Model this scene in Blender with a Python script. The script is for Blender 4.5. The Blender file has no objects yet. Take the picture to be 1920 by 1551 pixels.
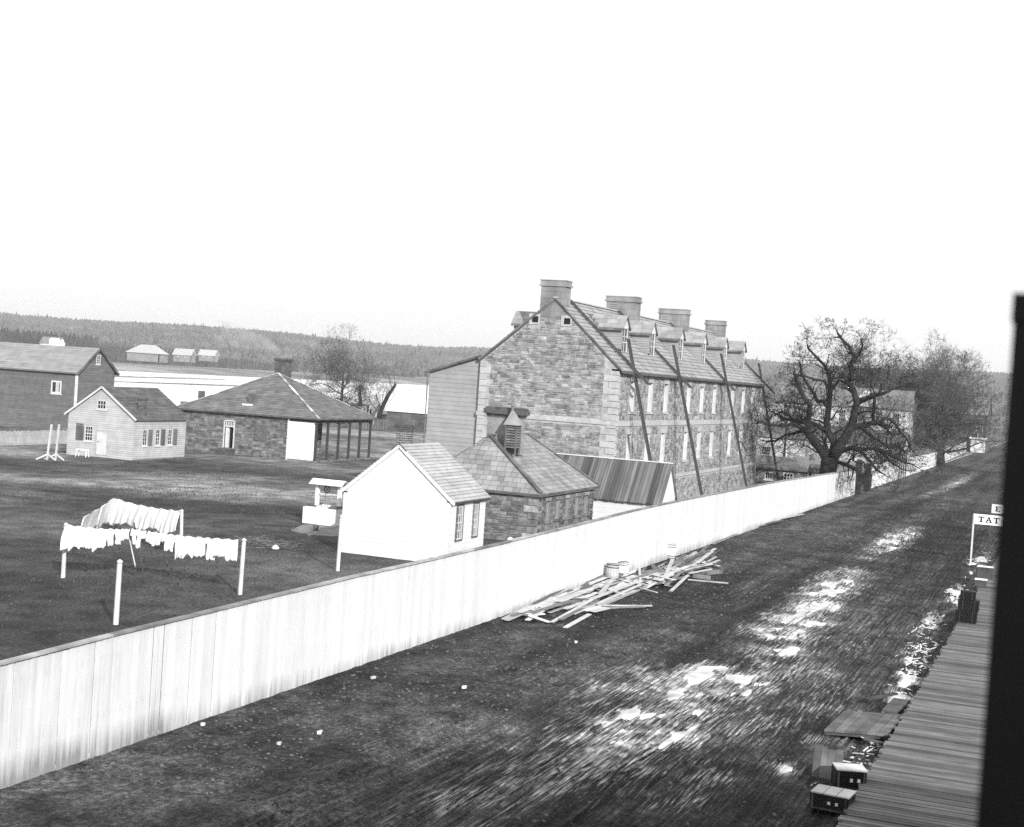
import bpy, math, random
import numpy as np
from mathutils import Vector, Matrix
random.seed(7); RNG = np.random.default_rng(7)
SC = bpy.context.scene
COL = SC.collection

# ------------------------------------------------------------------ camera
FPX = 2700.0; EYE = 8.5
_up = Vector((.066, 1, 66.5 / FPX)).normalized()
def _dc(x, y): return Vector(((x - 960) / FPX, -(y - 775.5) / FPX, -1.0))
_X = _dc(2030, 709 + .066 * 1070); _X = (_X - _up * _X.dot(_up)).normalized()
_Y = _up.cross(_X)
ROT = Matrix((_X, _Y, _up))          # camera axes -> world: X along the street, Y across it, Z up
cam = bpy.data.objects.new('camera', bpy.data.cameras.new('camera')); COL.objects.link(cam)
cam.matrix_world = Matrix.Translation((0, 0, EYE)) @ ROT.to_4x4()
cam.data.sensor_width = 36; cam.data.lens = 36 * FPX / 1920
cam.data.clip_start = .1; cam.data.clip_end = 9000
cam.data.dof.use_dof = True; cam.data.dof.focus_distance = 75
cam.data.dof.aperture_fstop = cam.data.lens / 13.0      # 13 mm opening: only the near dark upright softens
SC.camera = cam
# surveying helpers: direction of a sight line, and where it meets a level or an upright plane
def _ray(x, y): return ROT @ _dc(x, y)
def G(x, y, z=0.0):
    d = _ray(x, y); t = (z - EYE) / d.z; return Vector((0, 0, EYE)) + d * t
def AX(x, y, X0):
    d = _ray(x, y); return Vector((0, 0, EYE)) + d * (X0 / d.x)
def AY(x, y, Y0):
    d = _ray(x, y); return Vector((0, 0, EYE)) + d * (Y0 / d.y)
FWD = ROT @ Vector((0, 0, -1))
def depth(p): return max(1.0, (Vector(p) - Vector((0, 0, EYE))).dot(FWD))

# ------------------------------------------------------------------ light
SUN_DIR = Vector((.727, .687, -math.tan(math.radians(24)))).normalized()   # way the light travels
w = bpy.data.worlds.new('World'); SC.world = w; w.use_nodes = True
nt = w.node_tree; nt.nodes.clear()
sky = nt.nodes.new('ShaderNodeTexSky'); sky.sky_type = 'NISHITA'; sky.sun_disc = False
sky.sun_elevation = math.radians(24)
_toward = -SUN_DIR
sky.sun_rotation = math.atan2(_toward.x, _toward.y)
sky.air_density = 1.0; sky.dust_density = 1.5; sky.ozone_density = 1.0
bw = nt.nodes.new('ShaderNodeRGBToBW')
bg = nt.nodes.new('ShaderNodeBackground'); bg.inputs['Strength'].default_value = .15
wo = nt.nodes.new('ShaderNodeOutputWorld')
# the thin white spring overcast veils most of the blue: a pale even layer over the clear sky
veil = nt.nodes.new('ShaderNodeMath'); veil.operation = 'MULTIPLY_ADD'; veil.inputs[1].default_value = .22; veil.inputs[2].default_value = 6.3
nt.links.new(sky.outputs[0], bw.inputs[0]); nt.links.new(bw.outputs[0], veil.inputs[0]); nt.links.new(veil.outputs[0], bg.inputs['Color']); nt.links.new(bg.outputs[0], wo.inputs[0])
sun = bpy.data.objects.new('sun', bpy.data.lights.new('sun', 'SUN')); COL.objects.link(sun)
sun.data.energy = 5.0; sun.data.angle = math.radians(.5); sun.data.color = (1, 1, 1)
sun.rotation_euler = SUN_DIR.to_track_quat('-Z', 'Y').to_euler()
SC.view_settings.view_transform = 'Standard'; SC.view_settings.look = 'None'
SC.view_settings.exposure = 0.0; SC.view_settings.gamma = 1; SC.view_settings.use_curve_mapping = False
SC.cycles.use_denoising = False
SC.cycles.max_bounces = 5; SC.cycles.volume_bounces = 0
SC.cycles.transparent_max_bounces = 8

# ------------------------------------------------------------------ materials (a monochrome place: every colour is a grey)
def mat(name, base, var=.0, scale=3.0, rough=.85, bump=0.0, bscale=20.0, piece=0.0, stretch=None, detail=4, spec=.3, lo=None):
    m = bpy.data.materials.new(name); m.use_nodes = True; t = m.node_tree; N = t.nodes; L = t.links
    b = N['Principled BSDF']; b.inputs['Roughness'].default_value = rough
    b.inputs['Specular IOR Level'].default_value = spec
    tc = N.new('ShaderNodeTexCoord'); geo = N.new('ShaderNodeNewGeometry')
    mp = N.new('ShaderNodeMapping'); L.new(geo.outputs['Position'], mp.inputs['Vector'])
    if stretch: mp.inputs['Scale'].default_value = stretch
    nz = N.new('ShaderNodeTexNoise'); nz.inputs['Scale'].default_value = scale; nz.inputs['Detail'].default_value = detail
    L.new(mp.outputs[0], nz.inputs['Vector'])
    mr = N.new('ShaderNodeMapRange'); mr.inputs['From Min'].default_value = .3; mr.inputs['From Max'].default_value = .7
    mr.inputs['To Min'].default_value = base * (1 - var); mr.inputs['To Max'].default_value = base * (1 + var)
    L.new(nz.outputs['Fac'], mr.inputs['Value'])
    out = mr.outputs[0]
    if piece:
        oi = N.new('ShaderNodeObjectInfo')
        ad = N.new('ShaderNodeMath'); ad.operation = 'ADD'; L.new(oi.outputs['Random'], ad.inputs[0]); L.new(geo.outputs['Random Per Island'], ad.inputs[1])
        fr = N.new('ShaderNodeMath'); fr.operation = 'FRACT'; L.new(ad.outputs[0], fr.inputs[0])
        m2 = N.new('ShaderNodeMapRange'); m2.inputs['To Min'].default_value = 1 - piece; m2.inputs['To Max'].default_value = 1 + piece
        L.new(fr.outputs[0], m2.inputs['Value'])
        mu = N.new('ShaderNodeMath'); mu.operation = 'MULTIPLY'; L.new(out, mu.inputs[0]); L.new(m2.outputs[0], mu.inputs[1])
        out = mu.outputs[0]
    L.new(out, b.inputs['Base Color'])
    if bump:
        n2 = N.new('ShaderNodeTexNoise'); n2.inputs['Scale'].default_value = bscale; n2.inputs['Detail'].default_value = 3
        L.new(mp.outputs[0], n2.inputs['Vector'])
        bp = N.new('ShaderNodeBump'); bp.inputs['Strength'].default_value = bump; bp.inputs['Distance'].default_value = .05
        L.new(n2.outputs['Fac'], bp.inputs['Height']); L.new(bp.outputs[0], b.inputs['Normal'])
    return m
M = {}
M['stone'] = mat('rubble_stone', .27, .45, 2.2, .9, .7, 22, piece=.42)
M['stone_dark'] = mat('dark_rubble_stone', .165, .45, 2.5, .9, .7, 18, piece=.48)
M['mortar'] = mat('mortar', .38, .25, 3, .95)
M['mortar_dark'] = mat('dark_mortar', .20, .3, 3, .95)
M['ashlar'] = mat('dressed_ashlar', .42, .16, 2.5, .85, .2, 15, piece=.10)
M['chimstone'] = mat('weathered_ashlar', .23, .35, .9, .9, .2, 15, piece=.12, stretch=(1, 1, .5))
M['slate'] = mat('roof_slate', .30, .18, 1.5, .75, .1, 10, piece=.16)
M['slate_dark'] = mat('dull_slate', .16, .22, 1.2, .8, .1, 10, piece=.2)
M['shingle'] = mat('grey_shingle', .12, .25, 1.2, .85, .2, 9, piece=.18)
M['lead'] = mat('lead_flashing', .12, .5, 1.4, .6, piece=.2)
M['whitewash'] = mat('whitewashed_board', .68, .05, 1.2, .8, .05, 8, piece=.03)
def fence_mat():
    m = mat('whitewashed_fence_board', .66, .05, 1.2, .85, .1, 6, piece=.07, stretch=(3, 3, .5))
    t = m.node_tree; N = t.nodes; L = t.links; b = N['Principled BSDF']
    src = b.inputs['Base Color'].links[0].from_socket
    geo = N.new('ShaderNodeNewGeometry'); sx = N.new('ShaderNodeSeparateXYZ'); L.new(geo.outputs['Position'], sx.inputs[0])
    nz = N.new('ShaderNodeTexNoise'); nz.inputs['Scale'].default_value = .45; nz.inputs['Detail'].default_value = 5; L.new(geo.outputs['Position'], nz.inputs['Vector'])
    mp = N.new('ShaderNodeMapping'); mp.inputs['Scale'].default_value = (9, 9, .5); L.new(geo.outputs['Position'], mp.inputs['Vector'])
    n2 = N.new('ShaderNodeTexNoise'); n2.inputs['Scale'].default_value = 1.0; n2.inputs['Detail'].default_value = 4; L.new(mp.outputs[0], n2.inputs['Vector'])
    # splashed mud: strong at the foot, gone a metre up; grime climbs higher on the oldest boards at the near end
    hz = N.new('ShaderNodeMapRange'); hz.inputs['From Min'].default_value = 0; hz.inputs['From Max'].default_value = .6; hz.inputs['To Min'].default_value = 1; hz.inputs['To Max'].default_value = 0
    L.new(sx.outputs['Z'], hz.inputs['Value'])
    nr = N.new('ShaderNodeMapRange'); nr.inputs['From Min'].default_value = 23; nr.inputs['From Max'].default_value = 36; nr.inputs['To Min'].default_value = .62; nr.inputs['To Max'].default_value = 0
    L.new(sx.outputs['X'], nr.inputs['Value'])
    a = N.new('ShaderNodeMath'); a.operation = 'ADD'; L.new(hz.outputs[0], a.inputs[0]); L.new(nr.outputs[0], a.inputs[1])
    s = N.new('ShaderNodeMath'); s.operation = 'MULTIPLY'; L.new(a.outputs[0], s.inputs[0]); L.new(n2.outputs['Fac'], s.inputs[1])
    s2 = N.new('ShaderNodeMath'); s2.operation = 'MULTIPLY'; L.new(s.outputs[0], s2.inputs[0]); L.new(nz.outputs['Fac'], s2.inputs[1])
    r = N.new('ShaderNodeMapRange'); r.inputs['From Min'].default_value = .12; r.inputs['From Max'].default_value = .42; r.inputs['To Min'].default_value = 1; r.inputs['To Max'].default_value = .4
    L.new(s2.outputs[0], r.inputs['Value'])
    mu = N.new('ShaderNodeMath'); mu.operation = 'MULTIPLY'; L.new(src, mu.inputs[0]); L.new(r.outputs[0], mu.inputs[1])
    L.new(mu.outputs[0], b.inputs['Base Color'])
    return m
M['fence'] = fence_mat()
M['white'] = mat('white_paint', .8, .04, 2, .7)
M['offwhite'] = mat('old_white_paint', .6, .12, 2, .8, .1, 8, piece=.08)
M['clap'] = mat('pale_clapboard', .43, .12, 1.5, .8, .1, 8, piece=.07)
M['clapgrey'] = mat('grey_clapboard', .31, .10, 1.2, .8, .1, 8, piece=.05)
M['brickg'] = mat('dull_brick', .15, .3, 3, .9, .2, 12, piece=.35)
M['brickd'] = mat('dark_brick', .10, .35, 3, .9, .2, 12, piece=.3)
M['wood'] = mat('weathered_board', .17, .35, 2.0, .85, .3, 12, piece=.45, stretch=(1, 1, 1))
M['woodpale'] = mat('fresh_sawn_board', .50, .2, 2.0, .8, .2, 12, piece=.22)
M['wooddark'] = mat('dark_old_wood', .07, .4, 2.0, .85, .3, 12, piece=.4)
M['walk'] = mat('boardwalk_plank', .13, .25, 2.2, .8, .4, 16, piece=.5, stretch=(1.5, .6, 1))
M['shedroof'] = mat('grey_roof_board', .12, .3, .8, .85, .2, 10, piece=.55, stretch=(.4, 3, .4))
M['pole'] = mat('old_pole', .13, .3, 4, .85, piece=.25)
M['ladderwood'] = mat('ladder_wood', .06, .3, 4, .85, piece=.2)
M['black'] = mat('black_paint', .005, .4, 3, .55)
M['glass'] = mat('window_glass', .015, .3, 2, .12, spec=.5)
M['dark'] = mat('unlit_interior', .012, .2, 2, .95)
M['iron'] = mat('iron', .03, .3, 5, .5)
M['bark'] = mat('oak_bark', .025, .45, 2.5, .95, .6, 14)
M['twig'] = mat('twig_bark', .018, .3, 3, .95)
M['twigpale'] = mat('pale_twig_bark', .045, .3, 3, .95)
M['twigelm'] = mat('grey_elm_twig', .10, .3, 3, .95)
M['barnpale'] = mat('weathered_farm_wall', .20, .2, .3)
M['ice'] = mat('slushy_ice', .62, .38, 1.6, .45, .3, 14)
M['riverice'] = mat('river_ice', .80, .10, .012, .6, stretch=(1, 4, 1), detail=6)
M['cloth'] = mat('white_linen', .74, .08, 4, .9)
M['conifer'] = mat('far_conifer', .03, .5, .02, .95, piece=.4)
M['hillwood'] = mat('far_bare_wood', .075, .6, .006, .95, piece=.3)
M['gate'] = mat('tarred_gatepost', .035, .4, 3, .85, .3, 8)
def ground_mat(name, a, b_, c, s1, s2, bump=.6, bs=9, fine=(.6, 1.5), street=False):
    m = bpy.data.materials.new(name); m.use_nodes = True; t = m.node_tree; N = t.nodes; L = t.links
    b = N['Principled BSDF']; b.inputs['Roughness'].default_value = .95; b.inputs['Specular IOR Level'].default_value = .15
    geo = N.new('ShaderNodeNewGeometry')
    def nz(sc, d=5, st=None):
        n = N.new('ShaderNodeTexNoise'); n.inputs['Scale'].default_value = sc; n.inputs['Detail'].default_value = d
        if st:
            mp = N.new('ShaderNodeMapping'); mp.inputs['Scale'].default_value = st; mp.inputs['Rotation'].default_value = (0, 0, .5)
            L.new(geo.outputs['Position'], mp.inputs['Vector']); L.new(mp.outputs[0], n.inputs['Vector'])
        else: L.new(geo.outputs['Position'], n.inputs['Vector'])
        return n
    n1 = nz(s1, 5, (1, .45, 1)); n2 = nz(s2, 6); n3 = nz(9, 4)
    r1 = N.new('ShaderNodeMapRange'); r1.inputs['From Min'].default_value = .42; r1.inputs['From Max'].default_value = .66; r1.inputs['To Min'].default_value = a; r1.inputs['To Max'].default_value = b_
    L.new(n1.outputs['Fac'], r1.inputs['Value'])
    r2 = N.new('ShaderNodeMapRange'); r2.inputs['From Min'].default_value = .3; r2.inputs['From Max'].default_value = .7; r2.inputs['To Min'].default_value = 1 - c; r2.inputs['To Max'].default_value = 1 + c
    L.new(n2.outputs['Fac'], r2.inputs['Value'])
    r3 = N.new('ShaderNodeMapRange'); r3.inputs['From Min'].default_value = .35; r3.inputs['From Max'].default_value = .68; r3.inputs['To Min'].default_value = fine[0]; r3.inputs['To Max'].default_value = fine[1]
    L.new(n3.outputs['Fac'], r3.inputs['Value'])
    m1 = N.new('ShaderNodeMath'); m1.operation = 'MULTIPLY'; L.new(r1.outputs[0], m1.inputs[0]); L.new(r2.outputs[0], m1.inputs[1])
    m2 = N.new('ShaderNodeMath'); m2.operation = 'MULTIPLY'; L.new(m1.outputs[0], m2.inputs[0]); L.new(r3.outputs[0], m2.inputs[1])
    col = m2.outputs[0]
    def math_(op, x, y):
        q = N.new('ShaderNodeMath'); q.operation = op
        for i_, v_ in enumerate((x, y)):
            if isinstance(v_, (int, float)): q.inputs[i_].default_value = v_
            else: L.new(v_, q.inputs[i_])
        return q.outputs[0]
    def rng(v_, a0, a1, b0, b1):
        q = N.new('ShaderNodeMapRange'); L.new(v_, q.inputs['Value'])
        for n_, x_ in zip(('From Min', 'From Max', 'To Min', 'To Max'), (a0, a1, b0, b1)): q.inputs[n_].default_value = x_
        return q.outputs[0]
    grit = nz(38, 2); col = math_('MULTIPLY', col, rng(grit.outputs['Fac'], .52, .72, .8, 2.3))
    if street:
        # drier, paler earth on the verge; wheel-drawn streaks along the carriageway; frost caught in the ruts
        sx = N.new('ShaderNodeSeparateXYZ'); L.new(geo.outputs['Position'], sx.inputs[0])
        vb = math_('ADD', sx.outputs['Y'], rng(nz(.35, 4).outputs['Fac'], .3, .7, -2, 2))
        dry = rng(vb, 12.6, 15.5, 0, 1)
        st1 = N.new('ShaderNodeMapping'); st1.inputs['Scale'].default_value = (.35, 13, 1); L.new(geo.outputs['Position'], st1.inputs['Vector'])
        s1_ = N.new('ShaderNodeTexNoise'); s1_.inputs['Scale'].default_value = 1; s1_.inputs['Detail'].default_value = 4; L.new(st1.outputs[0], s1_.inputs['Vector'])
        strk = rng(s1_.outputs['Fac'], .4, .75, .55, 2.6); where = math_('MULTIPLY', rng(nz(.22, 3).outputs['Fac'], .42, .6, .5, 1), rng(dry, 0, 1, 1, 0))
        ms_ = N.new('ShaderNodeMix'); ms_.data_type = 'FLOAT'; L.new(where, ms_.inputs[0]); ms_.inputs[2].default_value = 1.0; L.new(strk, ms_.inputs[3]); col = math_('MULTIPLY', col, ms_.outputs[0])
        clod = nz(4.5, 5); col = math_('MULTIPLY', col, rng(clod.outputs['Fac'], .4, .64, .8, 1.35))
        st3 = N.new('ShaderNodeMapping'); st3.inputs['Scale'].default_value = (.025, .42, 1); L.new(geo.outputs['Position'], st3.inputs['Vector'])
        s3_ = N.new('ShaderNodeTexNoise'); s3_.inputs['Scale'].default_value = 1; s3_.inputs['Detail'].default_value = 3; L.new(st3.outputs[0], s3_.inputs['Vector']); col = math_('MULTIPLY', col, rng(s3_.outputs['Fac'], .38, .62, .6, 2.0))
        col = math_('MULTIPLY', col, rng(dry, 0, 1, 1, 1.6))
        at_ = N.new('ShaderNodeAttribute'); at_.attribute_name = 'frost'
        st2 = N.new('ShaderNodeMapping'); st2.inputs['Scale'].default_value = (.8, 18, 1); L.new(geo.outputs['Position'], st2.inputs['Vector'])
        s2_ = N.new('ShaderNodeTexNoise'); s2_.inputs['Scale'].default_value = 1; s2_.inputs['Detail'].default_value = 6; s2_.inputs['Roughness'].default_value = .7; L.new(st2.outputs[0], s2_.inputs['Vector'])
        fr_ = rng(math_('ADD', s2_.outputs['Fac'], math_('MULTIPLY', at_.outputs['Fac'], .27)), .60, .80, 0, 1)
        fr_ = math_('MULTIPLY', fr_, rng(at_.outputs['Fac'], .12, .45, 0, 1))
        mx = N.new('ShaderNodeMix'); mx.data_type = 'FLOAT'; L.new(fr_, mx.inputs[0]); L.new(col, mx.inputs[2]); L.new(rng(nz(2.5, 4).outputs['Fac'], .35, .65, .32, .85), mx.inputs[3])
        col = mx.outputs[0]
    else:
        # a trodden pale track sweeping across the yard
        sx = N.new('ShaderNodeSeparateXYZ'); L.new(geo.outputs['Position'], sx.inputs[0])
        w_ = math_('ADD', math_('MULTIPLY', sx.outputs['X'], .73), math_('MULTIPLY', sx.outputs['Y'], .69))
        w_ = math_('ADD', w_, rng(nz(.06, 3).outputs['Fac'], .3, .7, -9, 9))
        band = math_('MULTIPLY', rng(w_, 86, 93, 0, 1), rng(w_, 95, 104, 1, 0)); near = rng(w_, 112, 125, 0, 1)
        col = math_('MULTIPLY', col, math_('ADD', 1, math_('MULTIPLY', math_('MULTIPLY', math_('ADD', band, near), rng(nz(.5, 4).outputs['Fac'], .35, .65, .3, 1)), 2.2)))
    L.new(col, b.inputs['Base Color'])
    bp = N.new('ShaderNodeBump'); bp.inputs['Strength'].default_value = bump; bp.inputs['Distance'].default_value = .12
    nb = nz(bs, 5); L.new(nb.outputs['Fac'], bp.inputs['Height']); L.new(bp.outputs[0], b.inputs['Normal'])
    return m
M['yard'] = ground_mat('winter_grass', .046, .125, .45, .09, .7, .9, 5, (.6, 1.45))
M['mud'] = ground_mat('wet_mud', .021, .040, .6, .3, 1.1, .9, 12, (.6, 1.45), street=True)
M['mud'].node_tree.nodes['Principled BSDF'].inputs['Roughness'].default_value = .8
M['farland'] = ground_mat('far_fields', .06, .13, .4, .006, .03, .1, 1)

# ------------------------------------------------------------------ object helpers
ORG = {}
def tag(o, label=None, cat=None, group=None, kind=None):
    if label: o['label'] = label
    if cat: o['category'] = cat
    if group: o['group'] = group
    if kind: o['kind'] = kind
    return o
def thing(name, loc, label=None, cat=None, group=None, kind=None):
    o = bpy.data.objects.new(name, None); COL.objects.link(o); o.location = loc; o.empty_display_size = .3
    ORG[o.name] = Vector(loc); return tag(o, label, cat, group, kind)
def link(name, me, parent=None, m=None, loc=None):
    o = bpy.data.objects.new(name, me); COL.objects.link(o)
    if m is not None and not me.materials: me.materials.append(m)
    if parent is not None: o.parent = parent; ORG[o.name] = ORG[parent.name]
    else: ORG[o.name] = Vector((0, 0, 0)) if loc is None else Vector(loc); o.location = ORG[o.name]
    return o
def np_mesh(name, V, F):
    V = np.asarray(V, dtype=np.float32); F = np.asarray(F, dtype=np.int32)
    me = bpy.data.meshes.new(name); k = F.shape[1]
    me.vertices.add(len(V)); me.vertices.foreach_set('co', V.ravel())
    me.loops.add(F.size); me.loops.foreach_set('vertex_index', F.ravel())
    me.polygons.add(len(F)); me.polygons.foreach_set('loop_start', np.arange(0, F.size, k, dtype=np.int32)); me.polygons.foreach_set('use_smooth', np.zeros(len(F), dtype=bool))
    me.update(calc_edges=True); return me
HEXF = np.array([[0, 3, 2, 1], [4, 5, 6, 7], [0, 1, 5, 4], [1, 2, 6, 5], [2, 3, 7, 6], [3, 0, 4, 7]])
class MB:
    def __init__(s): s.v = []; s.f = []
    def hexa(s, c):
        n = len(s.v); s.v += [tuple(p) for p in c]; s.f += [tuple(int(i) + n for i in f) for f in HEXF]; return s
    def box(s, x0, x1, y0, y1, z0, z1):
        return s.hexa([(x0, y0, z0), (x1, y0, z0), (x1, y1, z0), (x0, y1, z0), (x0, y0, z1), (x1, y0, z1), (x1, y1, z1), (x0, y1, z1)])
    def poly(s, pts):
        n = len(s.v); s.v += [tuple(p) for p in pts]; s.f.append(tuple(range(n, n + len(pts)))); return s
    def prism(s, pts, off):
        off = Vector(off); n = len(s.v); k = len(pts); a = [Vector(p) for p in pts]; b = [p + off for p in a]
        s.v += [tuple(p) for p in a + b]
        s.f.append(tuple(range(n + k - 1, n - 1, -1))); s.f.append(tuple(range(n + k, n + 2 * k)))
        for i in range(k):
            j = (i + 1) % k; s.f.append((n + i, n + j, n + k + j, n + k + i))
        return s
    def beam(s, p, q, w_, h_, up=(0, 0, 1)):
        p = Vector(p); q = Vector(q); d = (q - p).normalized(); up = Vector(up)
        sd = d.cross(up)
        if sd.length < 1e-3: sd = d.cross(Vector((1, 0, 0)))
        sd.normalize(); u = sd.cross(d).normalized(); a = sd * w_ / 2; b = u * h_ / 2
        return s.hexa([p - a - b, p + a - b, q + a - b, q - a - b, p - a + b, p + a + b, q + a + b, q - a + b])
    def tube(s, pts, rad, n=8, cap=True):
        pts = [Vector(p) for p in pts]; base = len(s.v)
        if not hasattr(rad, '__len__'): rad = [rad] * len(pts)
        for i, p in enumerate(pts):
            d = (pts[min(i + 1, len(pts) - 1)] - pts[max(i - 1, 0)]).normalized()
            a = d.cross(Vector((.13, .97, .2)));
            if a.length < .1: a = d.cross(Vector((1, 0, 0)))
            a.normalize(); b = d.cross(a)
            for k in range(n):
                t = 2 * math.pi * k / n; s.v.append(tuple(p + (a * math.cos(t) + b * math.sin(t)) * rad[i]))
        for i in range(len(pts) - 1):
            for k in range(n):
                k2 = (k + 1) % n; s.f.append((base + i * n + k, base + i * n + k2, base + (i + 1) * n + k2, base + (i + 1) * n + k))
        if cap:
            s.f.append(tuple(base + k for k in range(n - 1, -1, -1))); e = base + (len(pts) - 1) * n; s.f.append(tuple(e + k for k in range(n)))
        return s
    def lathe(s, c, prof, n=16):      # prof: (radius, z) pairs, vertical axis at c
        return s.tube([(c[0], c[1], c[2] + z) for r, z in prof], [r for r, z in prof], n)
    def build(s, name, m, parent=None, smooth=False, loc=None):
        o0 = ORG[parent.name] if parent is not None else (Vector(loc) if loc is not None else Vector((0, 0, 0)))
        me = bpy.data.meshes.new(name)
        me.from_pydata([(x - o0.x, y - o0.y, z - o0.z) for x, y, z in s.v], [], s.f)
        if smooth: me.polygons.foreach_set('use_smooth', [True] * len(me.polygons))
        return link(name, me, parent, m, loc if parent is None else None)
def pieces(name, hexes, m, parent, limit=300):
    """hexes: (n,8,3) world corner lists. The pieces that show largest become objects, the rest one joined part."""
    H = np.asarray(hexes, dtype=np.float64)
    if not len(H): return
    c = H.mean(1); f = np.array(FWD); d = np.maximum(1, (c - np.array([0, 0, EYE])) @ f)
    ext = np.linalg.norm(H.max(1) - H.min(1), axis=1) / d
    order = np.argsort(-ext); o0 = ORG[parent.name]
    for i in order[:limit]:
        ctr = c[i]; me = np_mesh(name, H[i] - ctr, HEXF)
        o = bpy.data.objects.new(name, me); COL.objects.link(o); me.materials.append(m)
        o.parent = parent; o.location = Vector(ctr) - o0; ORG[o.name] = Vector(ctr)
    rest = order[limit:]
    if len(rest):
        V = (H[rest] - np.array(o0)).reshape(-1, 3); F = (HEXF[None] + (np.arange(len(rest)) * 8)[:, None, None]).reshape(-1, 4)
        o = link(name, np_mesh(name, V, F), parent, m); o['kind'] = 'stuff'
def hexbox(O, a, b, c, jit=0.0, taper=0.0):
    """box at corner O with edge vectors a, b (in the face) and c (outwards); taper pulls the outer face in like a dressed edge."""
    O = np.array(O); a = np.array(a); b = np.array(b); c = np.array(c)
    la = np.linalg.norm(a); lb = np.linalg.norm(b); ta = a / la * min(taper, la * .3); tb = b / lb * min(taper, lb * .3)
    j = lambda: (a / la * random.uniform(-jit, jit) + b / lb * random.uniform(-jit, jit))
    return np.array([O, O + a, O + a + b, O + b, O + c + ta + tb + j(), O + c + a - ta + tb + j(), O + c + a + b - ta - tb + j(), O + c + b + ta - tb + j()])

# wall frame: origin O, along u, outward normal n
class Wall:
    def __init__(s, O, u, n, L_, z1, top=None, z0=0.0, openings=()):
        s.O = Vector(O); s.u = Vector(u).normalized(); s.n = Vector(n).normalized(); s.L = L_; s.z1 = z1; s.top = top; s.z0 = z0; s.op = list(openings)
    def P(s, u, z, d=0.0): return Vector((s.O.x, s.O.y, 0)) + s.u * u + s.n * d + Vector((0, 0, z))
    def slab(s, mb, u0, u1, z0, z1, d0, d1):
        a = s.P(u0, z0, d0); U = s.u * (u1 - u0); Z = Vector((0, 0, z1 - z0)); D = s.n * (d1 - d0)
        pts = [a, a + U, a + U + D, a + D]
        return mb.hexa(pts + [p + Z for p in pts])
    def body(s, t=.35):
        mb = MB(); us = sorted({0, s.L} | {o[0] for o in s.op} | {o[1] for o in s.op})
        for a, b in zip(us, us[1:]):
            zs = sorted([(o[2], o[3]) for o in s.op if o[0] <= a + 1e-6 and o[1] >= b - 1e-6]); z = s.z0
            for lo, hi in zs:
                if lo > z + 1e-4: s.slab(mb, a, b, z, lo, -t, 0)
                z = hi
            if z < s.z1: s.slab(mb, a, b, z, s.z1, -t, 0)
        if s.top:   # gable outline above z1: list of (u, z)
            pts = [s.P(0, s.z1)] + [s.P(u, z) for u, z in s.top] + [s.P(s.L, s.z1)]
            mb.prism(pts, -s.n * t)
        return mb
    def span(s, z):
        if z <= s.z1 or not s.top: return (0, s.L) if z <= s.z1 else None
        pl = [(0, s.z1)] + list(s.top) + [(s.L, s.z1)]; xs = []
        for (u0, a), (u1, b) in zip(pl, pl[1:]):
            if (a - z) * (b - z) <= 0 and a != b: xs.append(u0 + (u1 - u0) * (z - a) / (b - a))
        return (min(xs), max(xs)) if len(xs) > 1 else None
    def stones(s, h=(.14, .3), wd=(.25, .8), joint=.025, proud=.035, skip=(), ztop=None, taper=.015):
        out = []; z = s.z0 + .01; zt = ztop or (max(zz for _, zz in s.top) if s.top else s.z1)
        blocks = list(s.op) + list(skip)
        while z < zt - .08:
            hh = min(random.uniform(*h), zt - z)
            sp = s.span(z + hh) if z + hh <= zt else None
            if sp is None: z += hh; continue
            u, ue = sp
            # free intervals on this course
            iv = [(u, ue)]
            for b in blocks:
                if b[3] > z + .02 and b[2] < z + hh - .02:
                    nv = []
                    for p, q in iv:
                        if b[1] <= p or b[0] >= q: nv.append((p, q)); continue
                        if b[0] > p: nv.append((p, b[0]))
                        if b[1] < q: nv.append((b[1], q))
                    iv = nv
            for p, q in iv:
                while q - p > .06:
                    ww = random.uniform(*wd)
                    if q - p - ww < wd[0] * .7: ww = q - p
                    h2 = hh
                    if random.random() < .25 and hh > .2:    # two thin stones in place of one
                        m_ = hh * random.uniform(.4, .6)
                        out.append(hexbox(s.P(p + joint / 2, z + m_ + joint / 2, -.02), s.u * (ww - joint), (0, 0, hh - m_ - joint), s.n * (.02 + proud * random.uniform(.3, 1)), .012, taper)); h2 = m_
                    out.append(hexbox(s.P(p + joint / 2, z + joint / 2, -.02), s.u * (ww - joint), (0, 0, h2 - joint), s.n * (.02 + proud * random.uniform(.3, 1)), .012, taper))
                    p += ww
            z += hh
        return out
    def courses(s, hh, ln=(1.5, 4), joint=.006, proud=.018, tilt=.014, openings=None):
        out = []; z = s.z0; zt = max(zz for _, zz in s.top) if s.top else s.z1; blocks = s.op if openings is None else openings
        while z < zt - .03:
            h2 = min(hh, zt - z); sp = s.span(min(z + h2 * .98, zt - 1e-4)); sb = s.span(z + 1e-4)
            if sp is None: z += h2; continue
            iv = [sp]
            for b in blocks:
                if b[3] > z + .01 and b[2] < z + h2 - .01:
                    nv = []
                    for p, q in iv:
                        if b[1] <= p or b[0] >= q: nv.append((p, q)); continue
                        if b[0] > p: nv.append((p, b[0]))
                        if b[1] < q: nv.append((b[1], q))
                    iv = nv
            for p, q in iv:
                while q - p > .03:
                    ww = random.uniform(*ln)
                    if q - p - ww < ln[0] * .5: ww = q - p
                    a = s.P(p + joint / 2, z, 0); U = s.u * (ww - joint); Z = Vector((0, 0, h2))
                    n0 = s.n * (proud + tilt); n1 = s.n * (proud * .4)
                    out.append(np.array([a, a + U, a + U + n0, a + n0, a + Z, a + U + Z, a + U + Z + n1, a + Z + n1]))
                    p += ww
            z += h2
        return out
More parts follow.
